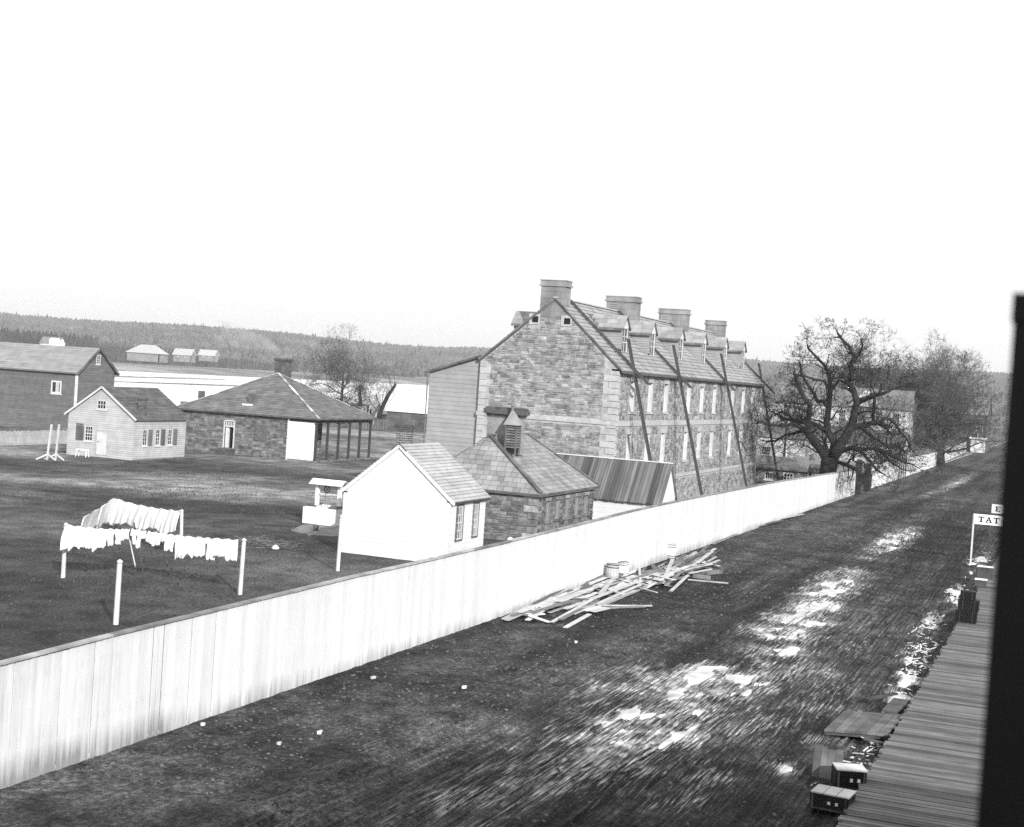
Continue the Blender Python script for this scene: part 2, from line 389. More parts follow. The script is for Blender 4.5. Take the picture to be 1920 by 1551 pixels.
    def window(s, parent, u0, u1, z0, z1, depth_=.18, cols=3, rows=4, m='white', frame=.07, sill=True, sillm=None, bar=.03, label=None, name='window', pane='glass', t=.35, reveal=None):
        mb = MB(); f = frame; d0, d1 = -depth_, -depth_ + .07
        s.slab(mb, u0, u0 + f, z0, z1, d0, d1); s.slab(mb, u1 - f, u1, z0, z1, d0, d1)
        s.slab(mb, u0 + f, u1 - f, z0, z0 + f, d0, d1); s.slab(mb, u0 + f, u1 - f, z1 - f, z1, d0, d1)
        wn = mb.build(name, M[m], parent)
        if label: wn['label'] = label
        g = MB(); s.slab(g, u0 + f * .5, u1 - f * .5, z0 + f * .5, z1 - f * .5, d0 + .01, d0 + .014); g.build('pane', M[pane], wn)
        if cols > 1 or rows > 1:
            b = MB(); W_ = u1 - u0 - 2 * f; H_ = z1 - z0 - 2 * f
            for i in range(1, cols): x = u0 + f + W_ * i / cols; s.slab(b, x - bar / 2, x + bar / 2, z0 + f, z1 - f, d0 + .03, d1 - .01)
            for i in range(1, rows):
                z = z0 + f + H_ * i / rows; bb = bar * (1.6 if rows > 2 and i == rows // 2 else 1); s.slab(b, u0 + f, u1 - f, z - bb / 2, z + bb / 2, d0 + .028, d1 - .005)
            b.build('glazing_bar', M[m], wn)
        if sill:
            q = MB(); s.slab(q, u0 - .1, u1 + .1, z0 - .13, z0 - .002, -depth_, .09); q.build('sill', M[sillm or m], wn)
        return wn
def roof_face(E0, E1, R0, R1, row, wd, thick=.03, tilt=.02, joint=.012, base=0.02):
    """courses of slates on the plane with eave E0-E1 and upper edge R0-R1 (R0 == R1 for a hip triangle)."""
    E0, E1, R0, R1 = (Vector(p) for p in (E0, E1, R0, R1)); n = (E1 - E0).cross(R0 - E0 if (R0 - E0).length > 1e-3 else R1 - E0).normalized()
    if n.z < 0: n = -n
    mid0 = (E0 + E1) / 2; mid1 = (R0 + R1) / 2
    u = (E1 - E0).normalized(); sl = (R0 - E0) - u * (R0 - E0).dot(u); S = sl.length; k = max(1, round(S / row)); out = []
    for i in range(k):
        t0, t1 = i / k, (i + 1) / k
        a0, a1 = E0.lerp(R0, t0), E1.lerp(R1, t0); b0, b1 = E0.lerp(R0, t1), E1.lerp(R1, t1); W0 = (a1 - a0).length
        p = -random.uniform(0, wd[0])
        while p < W0 - .02:
            q = p + random.uniform(*wd)
            if W0 - q < wd[0] * .3: q = W0
            def at(Aa, Ab, x, Wd, off0):    # point at absolute distance x along the eave direction from a0
                return Aa + u * min(max(x - off0, 0), Wd)
            off1 = (b0 - a0).dot(u); W1 = (b1 - b0).length
            x0, x1 = max(p + joint / 2, 0), min(q - joint / 2, W0)
            A = a0 + u * x0; B = a0 + u * x1; C_ = at(b0, b1, x1, W1, off1); D = at(b0, b1, x0, W1, off1)
            if (B - A).length > .02:
                o1 = n * (base + thick + tilt * random.uniform(.8, 1.2)); o2 = n * (base + thick * .35); lo = n * base * .2
                out.append(np.array([A + lo, B + lo, C_ + lo, D + lo, A + o1, B + o1, C_ + o2, D + o2]))
            p = q
    return out
def seg_mesh(segs, n=3):
    """segs (k,8): p0 p1 r0 r1 -> one mesh of thin tapered prisms."""
    S = np.asarray(segs, dtype=np.float64); p0, p1, r0, r1 = S[:, :3], S[:, 3:6], S[:, 6:7], S[:, 7:8]
    d = p1 - p0; d /= np.maximum(np.linalg.norm(d, axis=1, keepdims=True), 1e-9)
    ref = np.where(np.abs(d[:, 2:3]) < .9, np.array([[0, 0, 1.]]), np.array([[1., 0, 0]])); a = np.cross(d, ref); a /= np.linalg.norm(a, axis=1, keepdims=True); b = np.cross(d, a)
    V = []
    for P_, R_ in ((p0, r0), (p1, r1)):
        for k in range(n):
            t = 2 * math.pi * k / n; V.append(P_ + (a * math.cos(t) + b * math.sin(t)) * R_)
    V = np.stack(V, 1).reshape(-1, 3); F = []
    for k in range(n): F.append([k, (k + 1) % n, n + (k + 1) % n, n + k])
    F = (np.array(F)[None] + (np.arange(len(S)) * 2 * n)[:, None, None]).reshape(-1, 4)
    return V, F
# value noise
def vnoise(x, y, seed):
    r = np.random.default_rng(seed); T = r.random((256, 256)); xi = np.floor(x).astype(int); yi = np.floor(y).astype(int)
    fx = x - xi; fy = y - yi; fx = fx * fx * (3 - 2 * fx); fy = fy * fy * (3 - 2 * fy)
    g = lambda a, b: T[a % 256, b % 256]
    return (g(xi, yi) * (1 - fx) + g(xi + 1, yi) * fx) * (1 - fy) + (g(xi, yi + 1) * (1 - fx) + g(xi + 1, yi + 1) * fx) * fy

# ================================================================== SETTING
FY = 18.85        # line of the board fence
def grid_mesh(xs, ys, Z):
    nx, ny = len(xs), len(ys); Xg, Yg = np.meshgrid(xs, ys, indexing='ij'); V = np.stack([Xg, Yg, Z], -1).reshape(-1, 3)
    i = np.arange(nx - 1)[:, None] * ny + np.arange(ny - 1)[None]; F = np.stack([i, i + ny, i + ny + 1, i + 1], -1).reshape(-1, 4)
    return V, F
# yard and near land: gentle relief, falling to the river beyond the bank
xs = np.concatenate([np.arange(-60, 20, 8), np.arange(20, 140, .8), np.arange(140, 400, 8), np.arange(400, 3001, 100)]); ys = np.concatenate([[FY + .12], np.arange(19.4, 90, .8), np.arange(90, 131, 2), np.array([140, 150.])])
Xg, Yg = np.meshgrid(xs, ys, indexing='ij')
Z = .10 * (vnoise(Xg / 9, Yg / 6, 3) - .5) + .05 * (vnoise(Xg / 2, Yg / 2, 4) - .5)
Z *= np.clip((Yg - FY) / 3, 0, 1); Z -= np.clip((Yg - 122) / 20, 0, 1) * 5.5
o = link('yard_ground', np_mesh('yard_ground', *grid_mesh(xs, ys, Z)), None, M['yard']); tag(o, kind='structure'); o.data.polygons.foreach_set('use_smooth', [True] * len(o.data.polygons))
MB().poly([(-400, -600, -.6), (3000, -600, -.6), (3000, FY + .1, -.6), (-400, FY + .1, -.6)]).build('lower_ground', M['yard']); tag(bpy.data.objects['lower_ground'], kind='structure')
tag(MB().poly([(-1500, 120, -4), (6000, 120, -4), (6000, 900, -4), (-1500, 900, -4)]).build('frozen_river', M['riverice']), kind='structure')

# road: a real rutted surface. Ruts run along the street
xs = [11.0]
while xs[-1] < 700: xs.append(xs[-1] + .20 + max(0, xs[-1] - 30) * .005 + max(0, xs[-1] - 120) * .03)
xs = np.array(xs); ys = np.concatenate([np.arange(-2, 3.6, .2), np.arange(3.6, 15.6, .024), np.arange(15.6, FY + .06, .05)])
Xg, Yg = np.meshgrid(xs, ys, indexing='ij')
wob = .5 * (vnoise(Xg / 14, Yg / 9, 11) - .5) + .25 * (vnoise(Xg / 5, Yg / 5, 12) - .5)
r1 = vnoise(Xg / 4.0, (Yg + wob) / .15, 13); r2 = vnoise(Xg / 1.8, (Yg + wob) / .07, 14); r3 = vnoise(Xg / 6, (Yg + wob) / .55, 15)
lump = vnoise(Xg / .28, Yg / .22, 16) * .6 + vnoise(Xg / .15, Yg / .12, 17) * .4
inroad = np.clip((Yg - 3.9) / 1.0, 0, 1) * np.clip((14.8 - Yg + 1.5 * (vnoise(Xg / 8, Yg / 5, 18) - .5)) / 1.5, 0, 1)
Zr = inroad * ((r1 - .5) * .085 + (r2 - .5) * .075 + (r3 - .5) * .07 + (lump - .5) * .022) + (1 - inroad) * (lump - .5) * .04
Zr += .10 * (vnoise(Xg / 11, Yg / 7, 19) - .5) * np.clip((FY - Yg) / 2, 0, 1) - .05
Zr += -.05 * np.exp(-((Yg - 4.7) / .5) ** 2) + .06 * np.exp(-((Yg - 4.7) / .7) ** 2) * (vnoise(Xg / .5, Yg / .16, 23) - .5) * 2          # gutter by the boardwalk
o = link('road', np_mesh('road', *grid_mesh(xs, ys, Zr)), None, M['mud']); tag(o, kind='structure')
# slush and ice lying in the ruts: centre in the photograph's survey, half-lengths along and across the street, how full
blobs = [(1330, 1262, 1.5, 1.1, 1.15), (1395, 1275, 1.6, .9, 1.2), (1215, 1340, 3.5, 1.6, .8), (1290, 1300, 3.5, 1.5, .8), (1170, 1290, 3.5, 1.3, .7), (1120, 1395, 2.2, 1.5, .8), (1240, 1380, 2.5, 1.2, .75),
         (1450, 1250, 4, 1.5, .55), (1400, 1350, 3, 1.4, .5), (1530, 1135, 3.2, 1.0, 1.1), (1465, 1185, 1.6, 1.3, 1.05), (1450, 1215, 1.5, 1.1, 1.0), (1560, 1095, 5, 1.2, .95), (1500, 1160, 1.3, 1.4, 1.0),
         (1680, 1010, 8, 1.0, .95), (1640, 1035, 3, .8, .8), (1590, 1075, 3, 1.0, .75), (1100, 1440, 2.5, 2.0, .55), (1000, 1430, 3, 1.4, .5), (1330, 1440, 2, 1.5, .5), (1240, 1490, 1.2, 1.5, .5), (870, 1500, 2, 1.5, .45),
         (1795, 905, 22, .9, .7), (1745, 925, 12, .8, .5), (1480, 1443, .7, .45, 1.2), (1560, 1300, 3, 1.2, .5), (1600, 1200, 5, 1.2, .35), (1530, 1270, 3, .7, .6),
         (1745, 1165, 2.5, .35, 1.25), (1725, 1215, 2.5, .45, 1.2), (1708, 1262, 1.8, .5, 1.3), (1690, 1305, 1.2, .45, 1.3), (1645, 1398, .8, .45, 1.25), (1610, 1430, .8, .5, 1.25), (1790, 1105, 4, .35, 1.15), (1835, 1048, 5, .5, 1.3),
         (660, 1410, 2, .5, .35), (1300, 1100, 5, 1, .25), (1545, 1385, .9, .8, .5)]
mask = np.zeros_like(Zr) - .02
for px, py, rx, ry, a in blobs:
    c = G(px, py); mask = np.maximum(mask, a * np.exp(-((Xg - c.x) / (rx * 1.5)) ** 2 - ((Yg - c.y) / (ry * 1.25)) ** 2))
mask = mask * (.30 + .75 * vnoise(Xg / 1.3, Yg / .7, 21) + .35 * vnoise(Xg / .5, Yg / .3, 25))
mask *= np.where(Yg < 5.6, .05 + 1.0 * vnoise(Xg / .7, Yg / .35, 24), 1)
core = np.clip((mask - .42) / .45, 0, 1); core = core * core * (3 - 2 * core)
Zi = -.05 - .115 + .125 * core + .012 * (vnoise(Xg / 4, Yg / 3, 22) - .5)
keep = mask > .10
fa = o.data.attributes.new('frost', 'FLOAT', 'POINT'); fa.data.foreach_set('value', np.clip(mask, 0, 1.3).astype(np.float32).ravel())
V, F = grid_mesh(xs, ys, Zi); kf = keep[:-1, :-1].ravel() & (Xg[:-1, :-1].ravel() < 420); F = F[kf]
used = np.unique(F); re = np.zeros(len(V), int); re[used] = np.arange(len(used)); V = V[used]; F = re[F]
o = link('slush_ice', np_mesh('slush_ice', V, F), None, M['ice']); tag(o, kind='stuff', label='white slush and ice lying in the wheel ruts of the muddy street', cat='ice')
# pebbles and clods along the verge
n_ = 9000; px = 24 + RNG.random(n_) ** 1.6 * 90; py = np.where(RNG.random(n_) < .75, 13.2 + RNG.random(n_) * 5.3, 5 + RNG.random(n_) * 9); sz = .010 + RNG.random(n_) ** 3 * .03
base = np.array([[-1, -1, -.3], [1, -1, -.3], [1, 1, -.3], [-1, 1, -.3], [-.6, -.6, .6], [.6, -.5, .7], [.5, .6, .6], [-.6, .6, .5]])
an = RNG.random(n_) * 6.28; V = base[None] * sz[:, None, None] * (1 + .4 * RNG.random((n_, 1, 3)))
ca, sa = np.cos(an)[:, None], np.sin(an)[:, None]; V = np.stack([V[..., 0] * ca - V[..., 1] * sa, V[..., 0] * sa + V[..., 1] * ca, V[..., 2]], -1)
ix = np.clip(np.searchsorted(xs, px), 0, len(xs) - 1); iy = np.clip(np.searchsorted(ys, py), 0, len(ys) - 1); V += np.stack([px, py, Zr[ix, iy]], -1)[:, None]
o = link('gravel', np_mesh('gravel', V.reshape(-1, 3), (HEXF[None] + (np.arange(n_) * 8)[:, None, None]).reshape(-1, 4)), None, mat('pebble', .09, .3, 5, piece=.6)); tag(o, kind='stuff', label='loose gravel and clods along the verge below the fence', cat='gravel')
# winter grass tufts in the yard, as small blades
n_ = 26000; px = 24 + RNG.random(n_) * 75; py = FY + .3 + RNG.random(n_) * 55; k_ = (py < px * 1.05 + 6); px, py = px[k_], py[k_]; n_ = len(px)
hh = .03 + RNG.random(n_) * .06; an = RNG.random(n_) * 6.28; wv = .03
P0 = np.stack([px, py, np.full(n_, -.03)], -1); side = np.stack([np.cos(an), np.sin(an), np.zeros(n_)], -1) * wv; ln_ = np.stack([RNG.normal(0, .03, n_), RNG.normal(0, .03, n_), hh + .03], -1)
V = np.stack([P0 - side, P0 + side, P0 + side * .3 + ln_, P0 - side * .3 + ln_], 1).reshape(-1, 3); F = np.arange(n_ * 4).reshape(-1, 4)
o = link('grass', np_mesh('grass', V, F), None, mat('grass_blade', .06, .3, 1, piece=.5)); tag(o, kind='stuff', label='short dead winter grass over the yard behind the fence', cat='grass')

# far shore, wooded ridge
def arc(az, r): return (math.cos(az) * r, math.sin(az) * r)
azs = np.radians(np.linspace(-8, 62, 141)); rs = np.array([650., 760, 900, 1100, 1500, 1900, 2300, 2700, 3100, 3600])
def hill_z(az, r):
    t = np.clip((r - 1500) / 1250, 0, 1); t = t * t * (3 - 2 * t); hgt = 57 + 7 * np.sin(az * 9) + 5 * np.sin(az * 23 + 1)
    return -2.5 + np.clip((r - 700) / 500, 0, 1) * 2.0 + t * hgt - np.clip((r - 2800) / 800, 0, 1) * 30
V = []; 
ysF = np.array([585., 600, 640, 700, 800, 950, 1150, 1400, 1700, 2000, 2300, 2600, 2900, 3300, 3800]); xsF = np.linspace(-200, 5200, 181)
# land beyond the river: flats, then the ridge at about 2.6 km all round
XF, YF = np.meshgrid(xsF, ysF, indexing='ij'); RF = np.hypot(XF, YF); AF = np.arctan2(YF, XF)
ZF = hill_z(AF, RF); ZF[:, 0] = -6; ZF[:, 1] = -3.2
o = link('far_shore', np_mesh('far_shore', *grid_mesh(xsF, ysF, ZF)), None, M['farland']); tag(o, kind='structure'); 
xsE = np.linspace(1400, 5200, 60); ysE = np.linspace(-900, 586, 24); XE, YE = np.meshgrid(xsE, ysE, indexing='ij'); ZE = hill_z(np.arctan2(YE, XE), np.hypot(XE, YE))
ZE = np.where(XE < 1700, -1 + (XE - 1400) / 300 * (ZE + 1) * .2, ZE); ZE[0] = -6
o = link('east_hill', np_mesh('east_hill', *grid_mesh(xsE, ysE, ZE)), None, M['farland']); tag(o, kind='structure')
def cones(P_, hgt, rad, name, m, label, sides=5, tiers=1):
    n = len(P_); V = []; F = []
    lean = RNG.normal(0, .04, (n, 2)); ph = RNG.random(n) * 6.28; rings = [(0, 1.0), (.45, .8), (1, .04)] if tiers == 1 else [(0, .55), (.3, 1.0), (.7, .75), (1, .15)]
    for zf, rf in rings:
        for k in range(sides):
            t = ph + 2 * math.pi * k / sides; rr = rad * rf * (1 + RNG.normal(0, .18, n)); V.append(np.stack([P_[:, 0] + np.cos(t) * rr + lean[:, 0] * zf * hgt, P_[:, 1] + np.sin(t) * rr + lean[:, 1] * zf * hgt, P_[:, 2] + zf * hgt * (1 + RNG.normal(0, .04, n))], -1))
    V = np.stack(V, 1); R_ = len(rings)
    for i in range(R_ - 1):
        for k in range(sides): F.append([i * sides + k, i * sides + (k + 1) % sides, (i + 1) * sides + (k + 1) % sides, (i + 1) * sides + k])
    F = (np.array(F)[None] + (np.arange(n) * R_ * sides)[:, None, None]).reshape(-1, 4)
    o = link(name, np_mesh(name, V.reshape(-1, 3), F), None, m); return tag(o, label, 'forest', kind='stuff')
n_ = 19000; az = np.radians(RNG.random(n_) * 62 - 12); r = 1650 + RNG.random(n_) ** .8 * 1150; P_ = np.stack([np.cos(az) * r, np.sin(az) * r, hill_z(az, r) - .5], -1); P_ = P_[P_[:, 1] > -700]
P_[P_[:, 1] < 560, 2] += 0
h_ = 6 + RNG.random(len(P_)) * 4 + 5 * vnoise(P_[:, 0] / 130, P_[:, 1] / 130, 51); cones(P_, h_, 2.6 + RNG.random(len(P_)) * 2.4, 'hill_forest', M['hillwood'], 'pale bare forest covering the long ridge across the river', 5, 2)
n_ = 500; az = np.radians(4 + RNG.random(n_) * 42); r = 1650 + RNG.random(n_) * 1150; P_ = np.stack([np.cos(az) * r, np.sin(az) * r, hill_z(az, r) - .5], -1)
cones(P_, 11 + RNG.random(n_) * 7, 2.4 + RNG.random(n_) * 1.5, 'hill_conifers', M['conifer'], 'dark conifers standing out above the bare forest of the ridge', 5, 1)
# shore tree line, dense and dark at the left
P_ = []; H_ = []
for i in range(1500):
    px = random.uniform(-40, 560) if random.random() < .8 else random.uniform(560, 1000)
    if px > 300 and random.random() < (px - 300) / 500: continue
    c = AY(px, 0, random.uniform(780, 900)); P_.append((c.x, c.y, -2)); H_.append(random.uniform(12, 21) * (1.15 if px < 220 else .8 if px < 420 else .6))
P_ = np.array(P_); H_ = np.array(H_); cones(P_, H_, H_ * .2 + RNG.random(len(P_)) * 1.5, 'shore_conifers', M['conifer'], 'dark conifer belt along the far river bank', 6, 1)
P_ = []
for i in range(1500):
    px = random.uniform(-40, 1000); c = AY(px, 0, random.uniform(800, 1100)); P_.append((c.x, c.y, -2))
P_ = np.array(P_); cones(P_, 5 + RNG.random(len(P_)) * 6, 2 + RNG.random(len(P_)) * 2, 'shore_scrub', M['hillwood'], 'bare grey scrub on the flats across the river', 5, 2)
# low scrubby bars and snow strips on the ice near the far shore
def strip(x0, y0, x1, y1, thick, m, name, kind, z=-3.9):
    a = G(x0, y0, z); b = G(x1, y1, z); n = 26; mb = MB(); top = []; bot = []
    for i in range(n + 1):
        t = i / n; p = a.lerp(b, t); wd_ = thick * (.3 + .9 * random.random()) * math.sin(math.pi * min(max(t, .03), .97)) ** .5
        top.append(p + Vector((0, wd_, 0))); bot.append(p - Vector((0, wd_ * .6, 0)))
    for i in range(n): mb.prism([bot[i], bot[i + 1], top[i + 1], top[i]], (0, 0, .3))
    return tag(mb.build(name, m), kind=kind)
strip(200, 678, 560, 706, 16, M['ice'], 'snow_bank', 'structure', -2.3)
strip(190, 706, 420, 712, 6, M['farland'], 'sand_bar', 'structure')
strip(620, 735, 820, 742, 9, M['farland'], 'sand_bar', 'structure')
strip(210, 716, 560, 728, 5, M['farland'], 'sand_bar', 'structure')
strip(700, 724, 830, 730, 7, M['ice'], 'snow_bank', 'structure', -3.3)

# ================================================================== helpers for buildings
def roof(parent, faces, m, mbase, row, wd, name="slate", thick=.03, tilt=.02, slab=.12, limit=300, joint=.012):
    mb = MB(); hx = []
    for f in faces:
        E0, E1, R0, R1 = (Vector(p) for p in f); tri = (R0 - R1).length < 1e-3
        pts = [E0, E1, R1] + ([] if tri else [R0]); mb.prism([p - Vector((0, 0, slab)) for p in pts], (0, 0, slab))
        hx += list(roof_face(E0, E1, R0, R1, row, wd, thick, tilt, joint))
    rf = mb.build('roof', mbase, parent)
    if hx: pieces(name, hx, m, rf, limit)
    return rf
def ashlar_blocks(parent, wall, u0, u1, z0, z1, h=.36, alt=None, proud=.045, name='quoin', m='ashlar'):
    out = []; z = z0; k = 0
    while z < z1 - .1:
        hh = min(h, z1 - z); a, b = (u0, u1) if not alt or k % 2 == 0 else alt
        out.append(hexbox(wall.P(a + .008, z + .008, -.02), wall.u * (b - a - .016), (0, 0, hh - .016), wall.n * (.02 + proud), 0, .01)); z += hh; k += 1
    pieces(name, out, M[m], parent)
def string_course(parent, wall, z, h=.28, proud=.07, seg=1.6):
    out = []; u = -proud
    while u < wall.L - .1:
        q = min(seg * random.uniform(.8, 1.2), wall.L - u)
        out.append(hexbox(wall.P(u + .004, z, -.02), wall.u * (q - .008), (0, 0, h), wall.n * (.02 + proud))); u += q
    pieces('string_course_stone', out, M['ashlar'], parent)
def ladder(name, p, q, wdir, width, label, cat='ladder', group=None, m='ladderwood', rail=.08):
    p = Vector(p); q = Vector(q); wv = Vector(wdir).normalized(); base = p if p.z < q.z else q
    t = thing(name, base, label, cat, group); d = (q - p).normalized(); nn = wv.cross(d)
    for s in (-1, 1): MB().beam(p + wv * s * width / 2, q + wv * s * width / 2, rail, rail * 1.3, nn).build('rail', M[m], t)
    r = MB(); L_ = (q - p).length; k = int(L_ / .36)
    for i in range(1, k): c = p + d * (.36 * i); r.tube([c - wv * width / 2, c + wv * width / 2], .02, 5)
    o = r.build('rung', M[m], t); o['kind'] = 'stuff'
    return t

# ================================================================== STONE BARRACKS
BX0, BX1, BYr, BYl, BE = 88.05, 131.7, 27.66, 37.3, 9.5; BRy, BRz = 32.3, 13.7
bar = thing('stone_barracks', (BX0, BYr, 0), 'long three storey stone barracks with dormers and four chimneys behind the white fence', 'barracks')
uW = [91.2, 95.5, 99.5, 105.85, 109.9, 114.0, 120.4, 124.6, 128.4]; hw = .48
ops = []
for x in uW: ops += [(x - BX0 - hw, x - BX0 + hw, 6.8, 8.8), (x - BX0 - hw, x - BX0 + hw, 3.2, 5.3)]
for x in [91.2, 95.5, 99.5, 104.4, 108.0, 111.5, 114.9, 118.2, 121.6, 124.8, 128.0]: ops.append((x - BX0 - .38, x - BX0 + .38, .02, .78))
fac = Wall((BX0, BYr, 0), (1, 0, 0), (0, -1, 0), BX1 - BX0, BE, z0=-.6, openings=ops)
def hole(px, py, hw_, hz):
    c = AX(px, py, BX0); return (BYl - c.y - hw_, BYl - c.y + hw_, c.z - hz, c.z + hz)
gops = []
gab = Wall((BX0, BYl, 0), (0, -1, 0), (-1, 0, 0), BYl - BYr, BE, top=[(BYl - BRy, BRz)], z0=-.6, openings=gops)
fac.body(.5).build('wall', M['mortar'], bar); gw = gab.body(.5).build('wall', M['mortar'], bar)
back = Wall((BX1, BYr, 0), (0, 1, 0), (1, 0, 0), BYl - BYr, BE, top=[(BRy - BYr, BRz)], z0=-.6); back.body(.5).build('wall', M['mortar'], bar)
for h_ in (hole(1003.8, 598.8, .22, .2), hole(1063.8, 602.5, .22, .2)):      # two small attic vents framed in pale stone
    gops.append((h_[0] - .2, h_[1] + .12, h_[2] - .14, h_[3] + .16))
    v = MB(); gab.slab(v, h_[0] - .2, h_[0], h_[2] - .14, h_[3] + .16, -.02, .05); gab.slab(v, h_[1], h_[1] + .12, h_[2] - .14, h_[3] + .16, -.02, .05)
    gab.slab(v, h_[0], h_[1], h_[3], h_[3] + .16, -.02, .05); gab.slab(v, h_[0], h_[1], h_[2] - .14, h_[2], -.02, .05)
    vo = v.build('attic_vent', M['ashlar'], bar); d_ = MB(); gab.slab(d_, h_[0], h_[1], h_[2], h_[3], -.02, .012); d_.build('vent_opening', M['dark'], vo)
gab.op = []; gL = gab.L
skipg = gops + [(gL - 1.0, gL, -.6, 20), (0, .75, -.6, 9.4), (-1, 20, 5.9, 6.2)]
pieces('stone', gab.stones(h=(.10, .25), wd=(.18, .66), skip=skipg, proud=.05), M['stone'], bar, 300)
quoin_skip = [(0, .55, -.6, 20), (-1, 99, 5.83, 6.13), (-1, 99, 1.98, 2.24)] + [(o[0] - .16, o[1] + .16, o[2] - .16, o[3] + .3) for o in ops if o[3] > 1] 
s1 = fac.stones(h=(.14, .28), wd=(.2, .6), skip=quoin_skip, proud=.05)
pieces('stone', s1, M['stone'], bar, 0)
for i, (w_, z0_, z1_) in enumerate([(gab, -.6, 5.9), (gab, 6.18, 9.4)]): ashlar_blocks(bar, w_, gL - 1.0, gL + .04, z0_, z1_, .42, (gL - .62, gL + .04))
ashlar_blocks(bar, gab, 0, .8, -.6, 5.9, .42, (0, .5)); ashlar_blocks(bar, gab, 0, .8, 6.18, 9.6, .42, (0, .5))
ashlar_blocks(bar, fac, 0, .55, -.6, 1.98, .42, (0, .35)); ashlar_blocks(bar, fac, 0, .55, 2.24, 5.83, .42, (0, .35)); ashlar_blocks(bar, fac, 0, .55, 6.13, 9.3, .42, (0, .35))
ashlar_blocks(bar, fac, fac.L - .3, fac.L + .02, -.6, 1.98, .42); ashlar_blocks(bar, fac, fac.L - .3, fac.L + .02, 2.24, 5.83, .42); ashlar_blocks(bar, fac, fac.L - .3, fac.L + .02, 6.13, 9.3, .42)
string_course(bar, gab, 5.9); string_course(bar, fac, 5.85); string_course(bar, fac, 2.0, .24)
for (a, b, z0_, z1_) in ops:
    if z1_ > 1:
        wn = fac.window(bar, a, b, z0_, z1_, .30, 3, 5, 'offwhite', .08, sill=False)
        rv = MB(); fac.slab(rv, b - .015, b - .001, z0_, z1_, -.3, .012); fac.slab(rv, a + .001, a + .015, z0_, z1_, -.3, .012); rv.build('reveal', M['offwhite'], wn)
        q = MB(); fac.slab(q, a - .14, b + .14, z1_ + .002, z1_ + .28, -.02, .06); q.build('lintel', M['ashlar'], wn)
        q = MB(); fac.slab(q, a - .14, b + .14, z0_ - .15, z0_ - .002, -.3, .11); q.build('sill', M['ashlar'], wn)
    else:
        wn = fac.window(bar, a, b, z0_, z1_, .25, 3, 1, 'pole', .05, sill=False, name='basement_window')
# roof
oh = .28; sr = (BRz - BE) / (BRy - BYr); sl_ = (BRz - BE) / (BYl - BRy); gx = BX0 - .10
zr = BRz + .16; e1 = (gx, BYr - oh, BE + .14 - oh * sr); e2 = (BX1 + .1, BYr - oh, BE + .14 - oh * sr)
brf = roof(bar, [((gx, e1[1], e1[2]), e2, (gx, BRy, zr), (BX1 + .1, BRy, zr)),
           ((BX1 + .1, BYl + .1, BE + .1), (gx, BYl + .1, BE + .1), (BX1 + .1, BRy, zr), (gx, BRy, zr))], M['slate'], M['slate_dark'], .36, (.5, 1.1), tilt=.035)
mb = MB(); mb.beam((gx, BRy, zr + .06), (BX1, BRy, zr + .06), .34, .08); mb.build('ridge_cap', M['ashlar'], brf)
mb = MB(); mb.beam((gx + .02, e1[1] - .05, e1[2] - .08), (BX1, e1[1] - .05, e1[2] - .08), .10, .12); mb.build('gutter', M['pole'], bar)
mb = MB(); mb.beam((gx - .02, e1[1], e1[2] - .0), (gx - .02, BRy, zr - .0), .05, .09); mb.beam((gx - .02, BYl + .1, BE + .08), (gx - .02, BRy, zr - .0), .05, .09); mb.build('verge', M['lead'], brf)
# chimneys
def chimney(x0, x1, y0, y1, z0, z1, label=None, louver=False):
    mb = MB(); mb.box(x0, x1, y0, y1, z0, z1 - .42)
    c = mb.build('chimney', M['chimstone'], bar)
    k = MB(); k.box(x0 - .10, x1 + .10, y0 - .12, y1 + .12, z1 - .42, z1 - .30); k.box(x0 - .03, x1 + .03, y0 - .05, y1 + .05, z1 - .299, z1 - .06); k.box(x0 - .06, x1 + .06, y0 - .08, y1 + .08, z1 - .059, z1); k.build('chimney_cap', M['chimstone'], c)
    q = []; z = z0
    while z < z1 - .5:
        hh = min(.42, z1 - .43 - z); y = y0
        while y < y1 - .05:
            ww = min(random.choice((.45, .7, .9)), y1 - y); ww = y1 - y if y1 - y - ww < .2 else ww
            q.append(hexbox((x0 - .001, y + .006, z + .006), (0, ww - .012, 0), (0, 0, hh - .012), (-.02, 0, 0))); y += ww
        q.append(hexbox((x0 + .006, y0 - .001, z + .006), (x1 - x0 - .012, 0, 0), (0, 0, hh - .012), (0, -.02, 0))); z += hh
    pieces('ashlar_block', q, M['chimstone'], c)
    if louver:
        lb = MB()
        for i in range(6): lb.box(x0 - .07, x0 - .022, y1 - .85, y1 - .30, z1 - .62 - i * .14, z1 - .55 - i * .14)
        lb.box(x0 - .05, x0 - .022, y1 - .30, y1 - .22, z1 - 1.45, z1 - .5); lb.build('louvre', M['clapgrey'], c)
    return c
c0 = AX(1016, 525, BX0); c1 = AX(1062, 525, BX0)
chimney(BX0 - .02, BX0 + 1.0, c1.y, c0.y, 12.6, 15.05)
for xk, (a, b), top in ((101.5, (1138, 1194), 554), (115.5, (1236.5, 1287.5), 578), (130.4, (1323.5, 1356.5), 600)):
    p = AX(a, top, xk); q = AX(b, top + 4, xk); chimney(xk, xk + 1.1, q.y, p.y, 12.0, p.z, louver=True)
